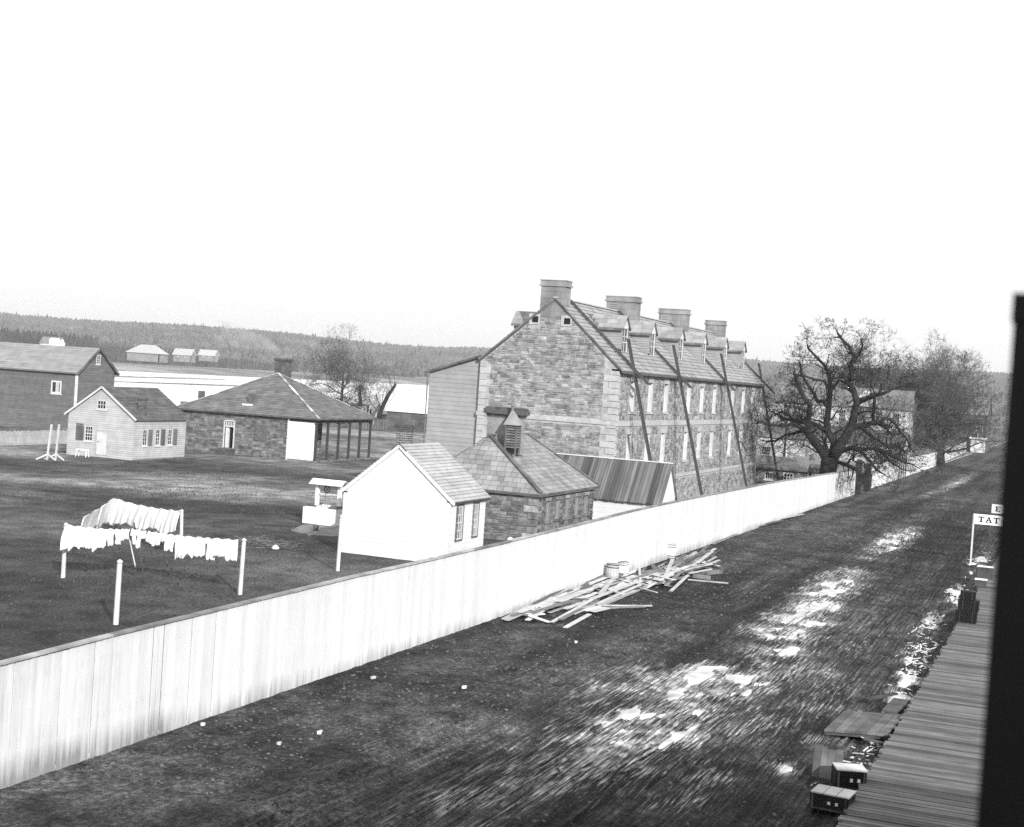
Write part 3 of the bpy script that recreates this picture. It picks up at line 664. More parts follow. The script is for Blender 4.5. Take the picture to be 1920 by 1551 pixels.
# dormers
def roofz(y): return BE + .16 + (y - BYr) * sr
Yd = 30.0
for k in range(60):
    yy = 28 + k * .05; p = AY(1167, 663, yy)
    if roofz(yy) > p.z: Yd = yy; break
dorm = [(1170, 664), (1221.6, 671), (1275, 678), (1318, 683), (1358, 688), (1392, 692)]
def dormer(xc, Yd, side=1, hwid=.70):
    zb = roofz(Yd); ze = zb + 1.75; zt = zb + 2.42
    inn = lambda z: BYr + (z - BE - .16) / sr        # where level z meets the main roof
    mb = MB(); yb = inn(ze)
    if side < 0:
        zbl = BE + .16 + (BYl - Yd) * sl_; zb = zbl; ze = zb + 1.5; zt = zb + 2.1; yb = BYl - (ze - BE - .16) / sl_
    m_ = [(Yd, zb - .1), (Yd, ze), (yb, ze)]
    for sx in (-1, 1):
        x = xc + sx * hwid; mb.prism([(x, y, z) for y, z in m_], (-sx * .08, 0, 0))
    dm = mb.build('dormer', M['clapgrey'], bar)
    # clapboards on the cheek that shows
    q = []; x = xc - hwid; z = zb + .05
    while z < ze - .05:
        yi = BYr + (z - BE - .16) / sr if side > 0 else BYl - (z - BE - .16) / sl_
        if abs(yi - Yd) > .12: q.append(np.array([(x - .03, Yd, z), (x - .03, yi, z), (x, yi, z), (x, Yd, z), (x - .008, Yd, z + .16), (x - .008, yi, z + .16), (x, yi, z + .16), (x, Yd, z + .16)]))
        z += .17
    pieces('clapboard', q, M['clapgrey'], dm, 20)
    s = side; yo = Yd - s * .12; f = MB()
    f.box(xc - hwid, xc - hwid + .16, *sorted((Yd, Yd + s * .1)), zb - .05, ze); f.box(xc + hwid - .16, xc + hwid, *sorted((Yd, Yd + s * .1)), zb - .05, ze); f.box(xc - hwid + .16, xc + hwid - .16, *sorted((Yd, Yd + s * .1)), ze - .1, ze); f.prism([(xc - hwid, Yd, ze), (xc + hwid, Yd, ze), (xc, Yd, zt)], (0, s * .1, 0)); f.build('dormer_front', M['offwhite'], dm)
    g = MB(); g.box(xc - hwid + .17, xc + hwid - .17, *sorted((Yd + s * .07, Yd + s * .09)), zb, ze - .1); g.build('pane', M['glass'], dm)
    g = MB(); g.box(xc - .02, xc + .02, *sorted((Yd + s * .04, Yd + s * .068)), zb, ze - .1); g.box(xc - hwid + .17, xc + hwid - .17, *sorted((Yd + s * .04, Yd + s * .066)), zb + .7, zb + .75); g.box(xc - hwid + .17, xc + hwid - .17, *sorted((Yd + s * .04, Yd + s * .066)), zb + 1.1, zb + 1.14); g.build('glazing_bar', M['offwhite'], dm)
    sl = (zt - ze) / hwid; o_ = .22; zl = ze - o_ * sl; yt = (BYr + (zt - BE - .16) / sr) if s > 0 else BYl - (zt - BE - .16) / sl_; yl = (BYr + (zl - BE - .16) / sr) if s > 0 else BYl - (zl - BE - .16) / sl_
    rb = MB()
    for sx in (-1, 1):
        xe = xc + sx * (hwid + o_); rb.prism([(xe, yo, zl), (xe, yl, zl), (xc, yt, zt + .02), (xc, yo, zt + .02)], (0, 0, .09))
    rr = rb.build('dormer_roof', M['slate_dark'], dm)
    k = MB(); k.beam((xc - hwid - o_ - .02, yo, zl + .0), (xc - hwid - o_ - .02, yl, zl + .0), .06, .14); k.build('eaves_board', M['lead'], dm)
    hx = []
    for i in range(3):
        t0, t1 = i / 3, (i + 1) / 3; xe = xc - hwid - o_; xa, za = xe + (xc - xe) * t0, zl + (zt - zl) * t0; xb, zb2 = xe + (xc - xe) * t1, zl + (zt - zl) * t1
        y = yo; ye_ = (yl + (yt - yl) * t0)
        while abs(ye_ - y) > .1:
            w2 = min(random.uniform(.5, 1.0), abs(ye_ - y)); y2 = y + s * w2
            hx.append(np.array([(xa, y, za + .09), (xa, y2 - s * .02, za + .09), (xb, y2 - s * .02, zb2 + .09), (xb, y, zb2 + .09), (xa, y, za + .15), (xa, y2 - s * .02, za + .15), (xb, y2 - s * .02, zb2 + .11), (xb, y, zb2 + .11)])); y = y2
    pieces('slate', hx, M['slate'], dm, 20)
for px, py in dorm: dormer(AY(px, py, Yd).x, Yd)
p = AX(980, 600, 90.5); dormer(90.6, 35.9, -1, .5)
# ladders: one up the wall and one up the roof slope at each of four places
lad = [(1189, 698, (1177.7, 635), (1220, 867.7)), (1270.5, 703, (1262.5, 646.8), (1316.5, 931.4)), (1356.5, 710, (1352, 663), (1401, 918)), (1427.6, 717, (1422.6, 681), (1459.7, 903))]
nm = ['nearest the gable end', 'second from the gable end', 'third from the gable end', 'at the far end beside the bare oak']
for k, (ex, ey, t_, b_) in enumerate(lad):
    X_ = AY(ex, ey, BYr - .3).x
    if k == 3: X_ = BX1 + .1
    T = AX(*t_, X_); B = AX(*b_, X_); d = (B - T).normalized(); B2 = T + d * ((T.z + .05) / -d.z)
    ladder('wall_ladder', B2, T, (1, 0, 0), .40, 'weathered ladder leaning on the barracks street front, ' + nm[k], 'ladder', 'ladders standing against the barracks')
    xr = X_ + (.0 if k < 3 else -.15); off = .22; yl_ = BYr - 1.3
    pr = lambda y: Vector((xr, y, roofz(y) + off))
    ladder('roof_ladder', pr(BYr - 1.35), pr(BRy - .15), (1, 0, 0), .36, 'ladder lying on the barracks roof slope, ' + nm[k], 'ladder', 'ladders lying on the barracks roof')
# lean-to on the river side, boarded
lt = thing('boarded_lean_to', (88.3, 37.3, 0), 'tall grey boarded lean-to against the river side of the stone barracks', 'lean-to')
lw = Wall((88.3, 41.05, 0), (0, -1, 0), (-1, 0, 0), 41.05 - 37.32, 8.55, top=[(3.73, 9.75)], z0=-.2)
lw.body(.2).build('wall', M['clapgrey'], lt); pieces('board', lw.courses(.30, (3, 5)), M['clapgrey'], lt)
MB().prism([(88.1, 41.3, 8.5), (131, 41.3, 8.5), (131, 37.15, 9.85), (88.1, 37.15, 9.85)], (0, 0, .12)).build('roof', M['slate_dark'], lt)
MB().box(88.51, 131, 40.8, 41.0, -.2, 8.5).build('side_wall', M['clapgrey'], lt)
MB().beam((88.05, 41.3, 8.5), (88.05, 37.3, 9.82), .08, .14).build('fascia', M['lead'], lt)
mb = MB(); mb.tube([(88.2, 41.2, 8.4), (88.2, 41.15, 8.1), (88.2, 41.12, .2)], .045, 6).build('downpipe', M['pole'], lt)

# ================================================================== WHITE GABLED HOUSE by the fence
hx0, hx1, hyR, hyL, hE = 58.5, 62.5, 25.75, 31.15, 2.84; hRy, hRz = 28.45, 5.05
wh = thing('white_house', (hx0, hyR, 0), 'small whitewashed gabled house with two tall side windows just behind the fence', 'house')
gw = Wall((hx0, hyL, 0), (0, -1, 0), (-1, 0, 0), hyL - hyR, hE, top=[(hyL - hRy, hRz)], z0=-.1)
wops = [(.62, 1.42, 1.0, 2.66), (2.5, 3.2, 1.02, 2.66)]
sw = Wall((hx0, hyR, 0), (1, 0, 0), (0, -1, 0), hx1 - hx0, hE, z0=-.1, openings=wops)
gw.body(.2).build('wall', M['whitewash'], wh); sw.body(.2).build('wall', M['whitewash'], wh)
bw_ = Wall((hx1, hyR, 0), (0, 1, 0), (1, 0, 0), hyL - hyR, hE, top=[(hRy - hyR, hRz)], z0=-.1); bw_.body(.2).build('wall', M['whitewash'], wh)
lw2 = Wall((hx1, hyL, 0), (-1, 0, 0), (0, 1, 0), hx1 - hx0, hE, z0=-.1); lw2.body(.2).build('wall', M['whitewash'], wh)
cl = gw.courses(.24, (3, 6), proud=.008, tilt=.008); pieces('clapboard', cl, M['whitewash'], wh)
pieces('clapboard', sw.courses(.24, (1.5, 4), proud=.008, tilt=.008), M['whitewash'], wh)
for a, b, z0_, z1_ in wops:
    wn = sw.window(wh, a + .07, b - .07, z0_ + .07, z1_ - .07, .03, 3, 4, 'offwhite', .05, sill=False, bar=.035)
    q = MB(); sw.slab(q, a, a + .08, z0_, z1_, -.1, .05); sw.slab(q, b - .08, b, z0_, z1_, -.1, .05); sw.slab(q, a + .08, b - .08, z1_ - .08, z1_, -.1, .05); sw.slab(q, a + .08, b - .08, z0_, z0_ + .08, -.1, .05); q.build('casing', M['pole'], wn)
s_ = (hRz - hE) / (hRy - hyR); s2 = (hRz - hE) / (hyL - hRy); xa, xb = hx0 - .06, hx1 + .12; zt = hRz + .12
hr = roof(wh, [((xa, hyR - .18, hE + .1 - .18 * s_), (xb, hyR - .18, hE + .1 - .18 * s_), (xa, hRy, zt), (xb, hRy, zt)), ((xb, hyL + .18, hE + .1 - .18 * s2), (xa, hyL + .18, hE + .1 - .18 * s2), (xb, hRy, zt), (xa, hRy, zt))], mat('pale_roof_board', .42, .12, 2, .8, piece=.12), M['wooddark'], .20, (1.2, 2.6), 'roof_board', .035, .03, .08)
q = MB(); q.beam((xa - .02, hyR - .2, hE + .02 - .18 * s_), (xa - .02, hRy, zt - .05), .03, .12); q.beam((xa - .02, hyL + .2, hE + .02 - .18 * s2), (xa - .02, hRy, zt - .05), .03, .12); q.build('bargeboard', M['white'], wh)
q = MB(); q.beam((xa - .03, hRy - .38, zt - .26), (xa - .03, hRy, zt + .06), .05, .05); q.beam((xa - .03, hRy + .38, zt - .26), (xa - .03, hRy, zt + .06), .05, .05); q.build('ridge_flashing', M['lead'], wh)
def brick_chimney(parent, x0, x1, y0, y1, z0, z1, bh=.085, bl=.22, mb_='brickg', mort='ashlar', cap=True, limit=300, capm='brickg', joint=.022):
    c = MB().box(x0 + .02, x1 - .02, y0 + .02, y1 - .02, z0, z1 - (.3 if cap else 0)).build('chimney', M[mort], parent); q = []
    z = z0; k = 0
    while z < z1 - (.34 if cap else .05):
        for (O, u, n, L_) in (((x0, y1), (0, -1, 0), (-1, 0, 0), y1 - y0), ((x0, y0), (1, 0, 0), (0, -1, 0), x1 - x0), ((x1, y0), (0, 1, 0), (1, 0, 0), y1 - y0), ((x1, y1), (-1, 0, 0), (0, 1, 0), x1 - x0)):
            W_ = Wall((O[0], O[1], 0), u, n, L_, 1); p = -bl / 2 * (k % 2)
            while p < L_ - .02:
                a, b = max(p, 0), min(p + bl, L_)
                if b - a > .04: q.append(hexbox(W_.P(a + joint / 2, z + joint / 2, -.03), W_.u * (b - a - joint), (0, 0, bh - joint), W_.n * .03, .002))
                p += bl
        z += bh; k += 1
    pieces('brick', q, M[mb_], c, limit)
    if cap:
        k = MB(); z = z1 - .3
        for i, o_ in enumerate((.03, .07, .10, .05)): k.box(x0 - o_, x1 + o_, y0 - o_, y1 + o_, z + i * .075, z + (i + 1) * .075 - .003)
        k.build('chimney_cap', M[capm], c)
    return c
c = AX(761, 797, 60.2)
brick_chimney(wh, 59.9, 60.45, c.y - .30, c.y + .31, 4.55, c.z + .03, .10, .24, mb_='brickd', limit=150, capm='brickd', joint=.034)

# ================================================================== STONE HUT with hipped slate roof
ux0, ux1, uyR, uyL, uE = 69.9, 79.0, 25.85, 32.6, 2.55
hut = thing('stone_hut', (ux0, uyR, 0), 'square stone hut with hipped slate roof and louvred ventilator between white house and plank shed', 'hut')
fw = Wall((ux0, uyL, 0), (0, -1, 0), (-1, 0, 0), uyL - uyR, uE, z0=-.2)
wx = [AY(p, 953, uyR).x for p in (1027, 1045, 1063, 1081, 1098)]
uops = [(x - ux0 - .36, x - ux0 + .36, 1.1, 2.15) for x in wx]
rw = Wall((ux0, uyR, 0), (1, 0, 0), (0, -1, 0), ux1 - ux0, uE, z0=-.2, openings=uops)
for w_ in (fw, rw, Wall((ux1, uyR, 0), (0, 1, 0), (1, 0, 0), uyL - uyR, uE, z0=-.2), Wall((ux1, uyL, 0), (-1, 0, 0), (0, 1, 0), ux1 - ux0, uE, z0=-.2)): w_.body(.4).build('wall', M['mortar_dark'], hut)
pieces('stone', fw.stones(h=(.11, .27), wd=(.2, .7), skip=[(fw.L - .55, fw.L, -1, 5)], proud=.05) , M['stone_dark'], hut, 300)
pieces('stone', rw.stones(h=(.13, .3), wd=(.25, .7), skip=[(o[0] - .02, o[1] + .02, o[2] - .16, o[3] + .2) for o in uops], proud=.05), M['stone_dark'], hut, 300)
ashlar_blocks(hut, fw, fw.L - .55, fw.L + .03, -.2, uE, .36, (fw.L - .8, fw.L + .03), m='stone')
for a, b, z0_, z1_ in uops:
    wn = rw.window(hut, a, b, z0_, z1_, .16, 3, 1, 'clapgrey', .06, sill=True, sillm='stone_dark', bar=.05)
    q = MB(); rw.slab(q, a - .05, b + .05, z1_ + .002, z1_ + .18, -.02, .04); q.build('lintel', M['stone'], wn)
ey = .22; A = (ux0 - ey, uyL + ey, uE + .02); B = (ux0 - ey, uyR - ey, uE + .02); C_ = (ux1 + ey, uyR - ey, uE + .02); D = (ux1 + ey, uyL + ey, uE + .02)
yc = (uyR + uyL) / 2; xk = None
best = None
for k in range(120):
    X_ = 71 + k * .05; p = AX(918, 819, X_)
    if best is None or abs(p.y - yc) < best[0]: best = (abs(p.y - yc), X_, p.z)
R0 = Vector((best[1], yc, best[2])); p = AY(988, 823, yc); R1 = Vector((p.x, yc, R0.z)) if 73 < p.x < 78.5 else Vector((77, yc, R0.z))
ur = roof(hut, [(B, C_, R0, R1), (A, B, R0, R0), (D, A, R1, R0), (C_, D, R1, R1)], mat('hut_slate', .26, .2, 1.2, .75, .1, 10, piece=.22), M['slate_dark'], .28, (.30, .52), tilt=.012, thick=.02, joint=.02)
for P_, Q_ in ((B, R0), (A, R0), (C_, R1), (R0, R1)):
    q = MB(); q.beam(Vector(P_) + Vector((0, 0, .10)), Vector(Q_) + Vector((0, 0, .12)), .26, .05); q.build('hip_flashing', M['lead'], ur)
mb = MB(); mb.beam(A, B, .06, .1); mb.beam(B, C_, .06, .1); mb.build('gutter', M['lead'], hut)
# brick stack astride the ridge and the louvred ventilator in front of it
c = AX(950, 768, R0.x + 1.0); w2 = .9
ch = brick_chimney(hut, R0.x + .55, R0.x + 1.35, c.y - .98, c.y + .9, R0.z - .9, c.z - .12, .11, .26, limit=100, capm='brickd', mort='ashlar', mb_='chimstone')
q = MB(); q.box(R0.x + .35, R0.x + 1.55, c.y - 1.15, c.y + 1.07, c.z - .25, c.z + .02); q.box(R0.x + .42, R0.x + 1.48, c.y - 1.08, c.y + 1.0, c.z + .022, c.z + .12); q.build('chimney_cap', M['brickd'], ch)
vx, vy = R0.x + .05, c.y - .84; vz0, vz1 = R0.z - .55, R0.z + .72
ven = MB().box(vx - .26, vx + .26, vy - .26, vy + .26, vz0 - .1, vz1).build('ventilator', M['dark'], hut)
q = MB()
for sx, sy in ((-1, -1), (-1, 1), (1, -1), (1, 1)): q.box(vx + sx * .29 - .04, vx + sx * .29 + .04, vy + sy * .29 - .04, vy + sy * .29 + .04, vz0 - .3, vz1)
q.build('corner_post', M['pole'], ven)
q = []
for i in range(9):
    z = vz0 + .06 + i * .135
    q.append(np.array([(vx - .33, vy - .25, z), (vx - .33, vy + .25, z), (vx - .27, vy + .25, z + .07), (vx - .27, vy - .25, z + .07), (vx - .33, vy - .25, z + .014), (vx - .33, vy + .25, z + .014), (vx - .27, vy + .25, z + .095), (vx - .27, vy - .25, z + .095)]))
    q.append(np.array([(vx - .25, vy - .33, z), (vx + .25, vy - .33, z), (vx + .25, vy - .27, z + .07), (vx - .25, vy - .27, z + .07), (vx - .25, vy - .33, z + .014), (vx + .25, vy - .33, z + .014), (vx + .25, vy - .27, z + .095), (vx - .25, vy - .27, z + .095)]))
pieces('louvre_slat', q, M['pole'], ven)
q = MB(); ap = (vx, vy + .12, vz1 + .86); cs = [(vx - .42, vy - .42, vz1), (vx + .42, vy - .42, vz1), (vx + .42, vy + .42, vz1), (vx - .42, vy + .42, vz1)]
for i in range(4): q.poly([cs[i], cs[(i + 1) % 4], ap])
q.poly(cs[::-1]); q.build('ventilator_roof', M['slate'], ven)
MB().lathe(ap, [(.08, -.08), (.07, .08), (.10, .16), (.07, .30), (.06, .42), (.02, .5)], 8).build('finial', M['lead'], ven)

# ================================================================== PLANK-ROOFED SHED
sx0, sx1, syR, syL = 82.6, 86.0, 22.85, 30.6; sE, sR = 1.85, 3.88; sxm = (sx0 + sx1) / 2
sh = thing('plank_roofed_shed', (sx0, syR, 0), 'low whitewashed shed with steep grey plank roof against the corner of the barracks', 'shed')
fwS = Wall((sx0, syL, 0), (0, -1, 0), (-1, 0, 0), syL - syR, sE, z0=-.1); fwS.body(.12).build('wall', M['whitewash'], sh)
pieces('board', fwS.courses(.3, (2.5, 5), proud=.006, tilt=.006), M['whitewash'], sh, 60)
gS = Wall((sx0, syR, 0), (1, 0, 0), (0, -1, 0), sx1 - sx0, sE, top=[(sxm - sx0, sR)], z0=-.1); gS.body(.12).build('wall', M['whitewash'], sh)
Wall((sx1, syR, 0), (0, 1, 0), (1, 0, 0), syL - syR, sE, z0=-.1).body(.12).build('wall', M['whitewash'], sh)
hx = []; y = syR - .15
while y < syL + .1:
    wd_ = random.uniform(.13, .26); sg = sR + .06 + random.uniform(-.01, .015); j = random.uniform(0, .08); t = .03
    a0 = Vector((sx0 - .22 - j * .5, y, sE - .22 * (sR - sE) / (sxm - sx0) - j * .4)); b0 = Vector((sxm, y, sg))
    W2 = Vector((0, wd_ - .02, 0)); T = Vector((-.5, 0, .6)) * .05 * random.uniform(.6, 1.3)
    hx.append(np.array([a0, a0 + W2, b0 + W2, b0, a0 + T, a0 + W2 + T, b0 + W2 + T, b0 + T])); y += wd_
rfS = MB().prism([(sx0 - .18, syR - .12, sE - .26), (sx0 - .18, syL + .05, sE - .26), (sxm, syL + .05, sR - .02), (sxm, syR - .12, sR - .02)], (.04, 0, -.03)).prism([(sx1 + .18, syR - .12, sE - .26), (sx1 + .18, syL + .05, sE - .26), (sxm + .01, syL + .05, sR + .03), (sxm + .01, syR - .12, sR + .03)], (-.04, 0, -.03)).build('roof', M['wood'], sh)
pieces('roof_plank', hx, M['shedroof'], rfS)
MB().beam((sxm, syR - .16, sR + .13), (sxm, syL + .1, sR + .13), .16, .05).build('ridge_board', M['whitewash'], sh)

# ================================================================== STONE HOUSE with veranda (left of centre)
vx0, vx1, vyR, vyP, vyL, vE = 111.0, 121.4, 62.17, 64.95, 76.4, 3.75
sv = thing('veranda_stone_house', (vx0, vyR, 0), 'low stone house with pyramid slate roof, central chimney and post veranda on its right', 'house')
def yy(px, py): return vyL - AX(px, py, vx0).y
dO = (yy(421, 815), yy(438, 815), .55, 2.95)
sO = (yy(479, 810), yy(500, 810), 1.45, 2.9)
fv = Wall((vx0, vyL, 0), (0, -1, 0), (-1, 0, 0), vyL - vyP, vE, z0=-.3, openings=[dO])
vxb = 117.0
rv_ = Wall((vx0, vyP, 0), (1, 0, 0), (0, -1, 0), vxb - vx0, vE, z0=-.3, openings=[(3.2, 4.3, .3, 2.6)])
for w_ in (fv, rv_, Wall((vxb, vyP, 0), (0, 1, 0), (1, 0, 0), vyL - vyP, vE, z0=-.3), Wall((vxb, vyL, 0), (-1, 0, 0), (0, 1, 0), vxb - vx0, vE, z0=-.3)): w_.body(.4).build('wall', M['mortar_dark'], sv)
pieces('stone', fv.stones(h=(.16, .36), wd=(.25, .8), skip=[(sO[0] - .05, sO[1] + .05, sO[2] - .05, sO[3] + .05), (dO[0] - .12, dO[1] + .12, dO[2] - .1, dO[3] + .15)], proud=.05), M['stone_dark'], sv, 300)
pieces('stone', rv_.stones(h=(.2, .36), wd=(.3, .8), proud=.05), M['stone_dark'], sv, 0)
q = MB(); fv.slab(q, dO[0] - .1, dO[0], dO[2], dO[3], -.2, .07); fv.slab(q, dO[1], dO[1] + .1, dO[2], dO[3], -.2, .07); fv.slab(q, dO[0], dO[1], dO[3] - .0, dO[3] + .1, -.2, .07); fv.slab(q, dO[0], dO[1], dO[3] - .5, dO[3] - .42, -.2, .05); dw = q.build('doorway', M['offwhite'], sv)
q = MB(); fv.slab(q, dO[0], dO[1], dO[2], dO[3], -.38, -.36); q.build('dark_interior', M['dark'], dw)
q = MB()
for i in range(5): a = dO[0] + (dO[1] - dO[0]) * (i + .5) / 5; fv.slab(q, a - .03, a + .03, dO[3] - .42, dO[3], -.1, .0)
q.build('transom_bars', M['offwhite'], dw)
q = MB(); fv.slab(q, dO[0] + .02, dO[0] + .36, dO[2] + .02, dO[3] - .5, -.3, -.1); q.build('door', M['offwhite'], dw)['label'] = 'door standing half open'
q = MB(); fv.slab(q, dO[0] - .3, dO[1] + .25, .24, .5, .02, .5); fv.slab(q, dO[0] - .3, dO[1] + .25, 0, .24, .02, .9); q.build('doorstep', M['wooddark'], dw)
q = MB(); fv.slab(q, *sO[:2], *sO[2:], .05, .10); q.build('shutter', M['pole'], sv)
# white closing wall of the veranda, posts, plate, floor
q = MB(); q.box(vx0 - .02, vx0 + .06, vyR + .08, vyP - .06, .12, vE - .32); q.build('veranda_screen', M['white'], sv)
q = MB(); q.box(vx0 - .1, vx0 + .1, vyP - .06, vyP + .1, -.1, vE); q.build('corner_board', M['offwhite'], sv)
for i in range(6):
    x = vx0 + (vx1 - .15 - vx0) * i / 5; y = vyR; q = MB(); q.box(x - .09, x + .09, y - .09, y + .09, .1, vE - .30); q.box(x - .13, x + .13, y - .13, y + .13, vE - .42, vE - .32); q.box(x - .1, x + .1, y - .1, y + .1, .1, .28); q.build('post', mat('post_paint', .055, .2) if i == 0 else bpy.data.materials['post_paint'], sv)
q = MB(); q.box(vx0 - .1, vx1, vyR - .1, vyR + .1, vE - .3, vE - .02); q.box(vx0 - .08, vx0 + .1, vyR + .1, vyP + .2, vE - .3, vE - .02); q.build('wall_plate', bpy.data.materials['post_paint'], sv)
q = []
x = vx0 - .1
while x < vx1: q.append(hexbox((x, vyR - .2, -.1), (.28, 0, 0), (0, vyP - vyR + .1, 0), (0, 0, .22))); x += .3
pieces('floorboard', q, M['wood'], sv)
ev = .42; A = (vx0 - ev, vyL + ev, vE); B = (vx0 - ev, vyR - ev, vE + .05); C_ = (vx1 + ev, vyR - ev, vE + .05); D = (vx1 + ev, vyL + ev, vE); apx = (116.2, 69.5, 7.5)
vr = roof(sv, [(A, B, apx, apx), (B, C_, apx, apx), (C_, D, apx, apx), (D, A, apx, apx)], M['slate_dark'], M['slate_dark'], .27, (.5, 1.1), tilt=.02, thick=.02, slab=.1, limit=300)
for P_ in (A, B, C_):
    q = []; P1 = Vector(P_) + Vector((0, 0, .07)); P2 = Vector(apx) + Vector((0, 0, .07)); n_ = 14
    for i in range(n_):
        b_ = MB().beam(P1.lerp(P2, i / n_), P1.lerp(P2, (i + .96) / n_), .22, .05); q.append(np.array(b_.v))
    pieces('hip_tile', q, mat('hip_cap', .4, .2, 2, .8, piece=.75) if P_ == A else bpy.data.materials['hip_cap'], vr)
q = MB(); q.beam(A, B, .05, .12); q.beam(B, C_, .05, .12); q.build('gutter', M['lead'], sv)
c = AX(530, 690, 117.5)
ch = brick_chimney(sv, 117.1, 118.1, c.y - .62, c.y + .62, 6.2, AX(530, 674, 117.5).z + .1, .16, .4, 'brickd', 'brickd', True, 60, 'brickd')
p = AX(469, 757, 112.1); q = MB().box(111.95, 112.6, p.y - .2, p.y + .2, p.z - .3, p.z + .88); q.build('roof_vent', M['brickd'], sv)
MB().box(111.55, 111.9, p.y - .55, p.y + .5, p.z - .38, p.z - .02).build('vent_flashing', M['ice'], sv)

# ================================================================== COTTAGE (clapboard)
kx0, kx1, kyR, kyL, kE = 95.0, 102.0, 69.55, 76.0, 3.35; kRy, kRz = 72.75, 5.55
ct = thing('clapboard_cottage', (kx0, kyR, 0), 'pale clapboard cottage with grey roof and short brick chimney, far left of yard', 'cottage')
def ky(px, py): return kyL - AX(px, py, kx0).y
def ko(x0, x1, y0, y1): a = AX((x0 + x1) / 2, y0, kx0); b = AX((x0 + x1) / 2, y1, kx0); return (ky(x0, (y0 + y1) / 2), ky(x1, (y0 + y1) / 2), b.z, a.z)
kw = ko(159.5, 174, 799, 826.5); ka = ko(184, 200.5, 751, 767); kd = ko(182, 200.5, 810, 853)
kf = Wall((kx0, kyL, 0), (0, -1, 0), (-1, 0, 0), kyL - kyR, kE, top=[(kyL - kRy, kRz)], z0=-.2, openings=[kw])
sxs = [AY(p, 815, kyR).x - kx0 for p in (272, 296, 319)]
so = [(x - .30, x + .30, 1.15, 2.45) for x in sxs]
ks = Wall((kx0, kyR, 0), (1, 0, 0), (0, -1, 0), kx1 - kx0, kE, z0=-.2, openings=so)
for w_ in (kf, ks, Wall((kx1, kyR, 0), (0, 1, 0), (1, 0, 0), kyL - kyR, kE, top=[(kRy - kyR, kRz)], z0=-.2), Wall((kx1, kyL, 0), (-1, 0, 0), (0, 1, 0), kx1 - kx0, kE, z0=-.2)): w_.body(.15).build('wall', M['clap'], ct)
pieces('clapboard', kf.courses(.17, (1.5, 4), proud=.012, tilt=.018, openings=[kw, ka, kd]), M['clap'], ct, 60); pieces('clapboard', ks.courses(.17, (1.5, 4), proud=.012, tilt=.018), M['clap'], ct, 60)
kf.window(ct, *kw, .05, 3, 4, 'offwhite', .05, bar=.035); kf.window(ct, *ka, -.04, 3, 2, 'offwhite', .05, bar=.04)
for o_ in so: ks.window(ct, *o_, .06, 2, 4, 'offwhite', .06, bar=.03)
q = MB(); kf.slab(q, kd[0], kd[1], kd[2], kd[3], 0, .05); dr = q.build('door', M['offwhite'], ct); q = MB(); kf.slab(q, kd[0] - .1, kd[0], kd[2], kd[3] + .1, 0, .07); kf.slab(q, kd[1], kd[1] + .1, kd[2], kd[3] + .1, 0, .07); kf.slab(q, kd[0], kd[1], kd[3], kd[3] + .1, 0, .07); q.build('door_frame', M['clap'], dr); q = MB(); kf.slab(q, kd[0] + .12, kd[0] + .2, kd[2] + 1, kd[2] + 1.06, .05, .1); q.build('handle', M['iron'], dr)
q = MB(); kf.slab(q, kw[0] - .85, kw[0] - .1, kw[2], kw[3], .035, .08)
for i in range(7): kf.slab(q, kw[0] - .82, kw[0] - .13, kw[2] + .1 + i * .19, kw[2] + .2 + i * .19, .08, .1)
q.build('shutter', M['shingle'], ct)
for o_ in so:
    q = MB(); ks.slab(q, o_[1] + .1, o_[1] + .62, o_[2], o_[3], .035, .08); q.build('shutter', M['shingle'], ct)
s_ = (kRz - kE) / (kRy - kyR); s2 = (kRz - kE) / (kyL - kRy); xa, xb = kx0 - .2, kx1 + .2; zt = kRz + .12
kr = roof(ct, [((xa, kyR - .25, kE + .1 - .25 * s_), (xb, kyR - .25, kE + .1 - .25 * s_), (xa, kRy, zt), (xb, kRy, zt)), ((xb, kyL + .25, kE + .1 - .25 * s2), (xa, kyL + .25, kE + .1 - .25 * s2), (xb, kRy, zt), (xa, kRy, zt))], M['shingle'], M['slate_dark'], .2, (.6, 1.4), 'shingle_course', .02, .015, .08, 200)
q = MB(); q.beam((xa - .02, kyR - .27, kE + .03 - .25 * s_), (xa - .02, kRy, zt - .04), .04, .15); q.beam((xa - .02, kyL + .27, kE + .03 - .25 * s2), (xa - .02, kRy, zt - .04), .04, .15); q.build('bargeboard', M['offwhite'], ct)
c = AX(266, 775, 96.3)
brick_chimney(ct, 96.1, 96.6, c.y - .28, c.y + .28, c.z - .5, AX(266, 745, 96.3).z, .12, .28, 'brickd', 'mortar', True, 60, 'brickd')
MB().beam((94.3, 68.9, .06), (102.5, 69.0, .1), .5, .1).build('plinth_board', M['wood'], ct)

# ================================================================== BARN at far left
bx = 128.0; p1 = AX(147, 697, bx); yb = p1.y; bE = p1.z; pL = AX(-60, 690, bx)
p2 = AY(215, 700, yb); bx1 = p2.x; pa = AY(184, 655, yb); 
bn = thing('grey_barn', (bx, yb, 0), 'large grey barn with steep pale roof standing behind the cottage at the left edge', 'barn')
bf = Wall((bx, pL.y, 0), (0, -1, 0), (-1, 0, 0), pL.y - yb, bE, z0=-.5); bg_ = Wall((bx, yb, 0), (1, 0, 0), (0, -1, 0), bx1 - bx, bE, top=[(pa.x - bx, pa.z)], z0=-.5)
M['barn'] = mat('grey_shingled_wall', .135, .15, 1.5, .9, piece=.12)
bf.body(.3).build('wall', M['barn'], bn); bg_.body(.3).build('wall', M['barn'], bn); Wall((bx1, yb, 0), (0, 1, 0), (1, 0, 0), pL.y - yb, bE, z0=-.5).body(.3).build('wall', M['barn'], bn)
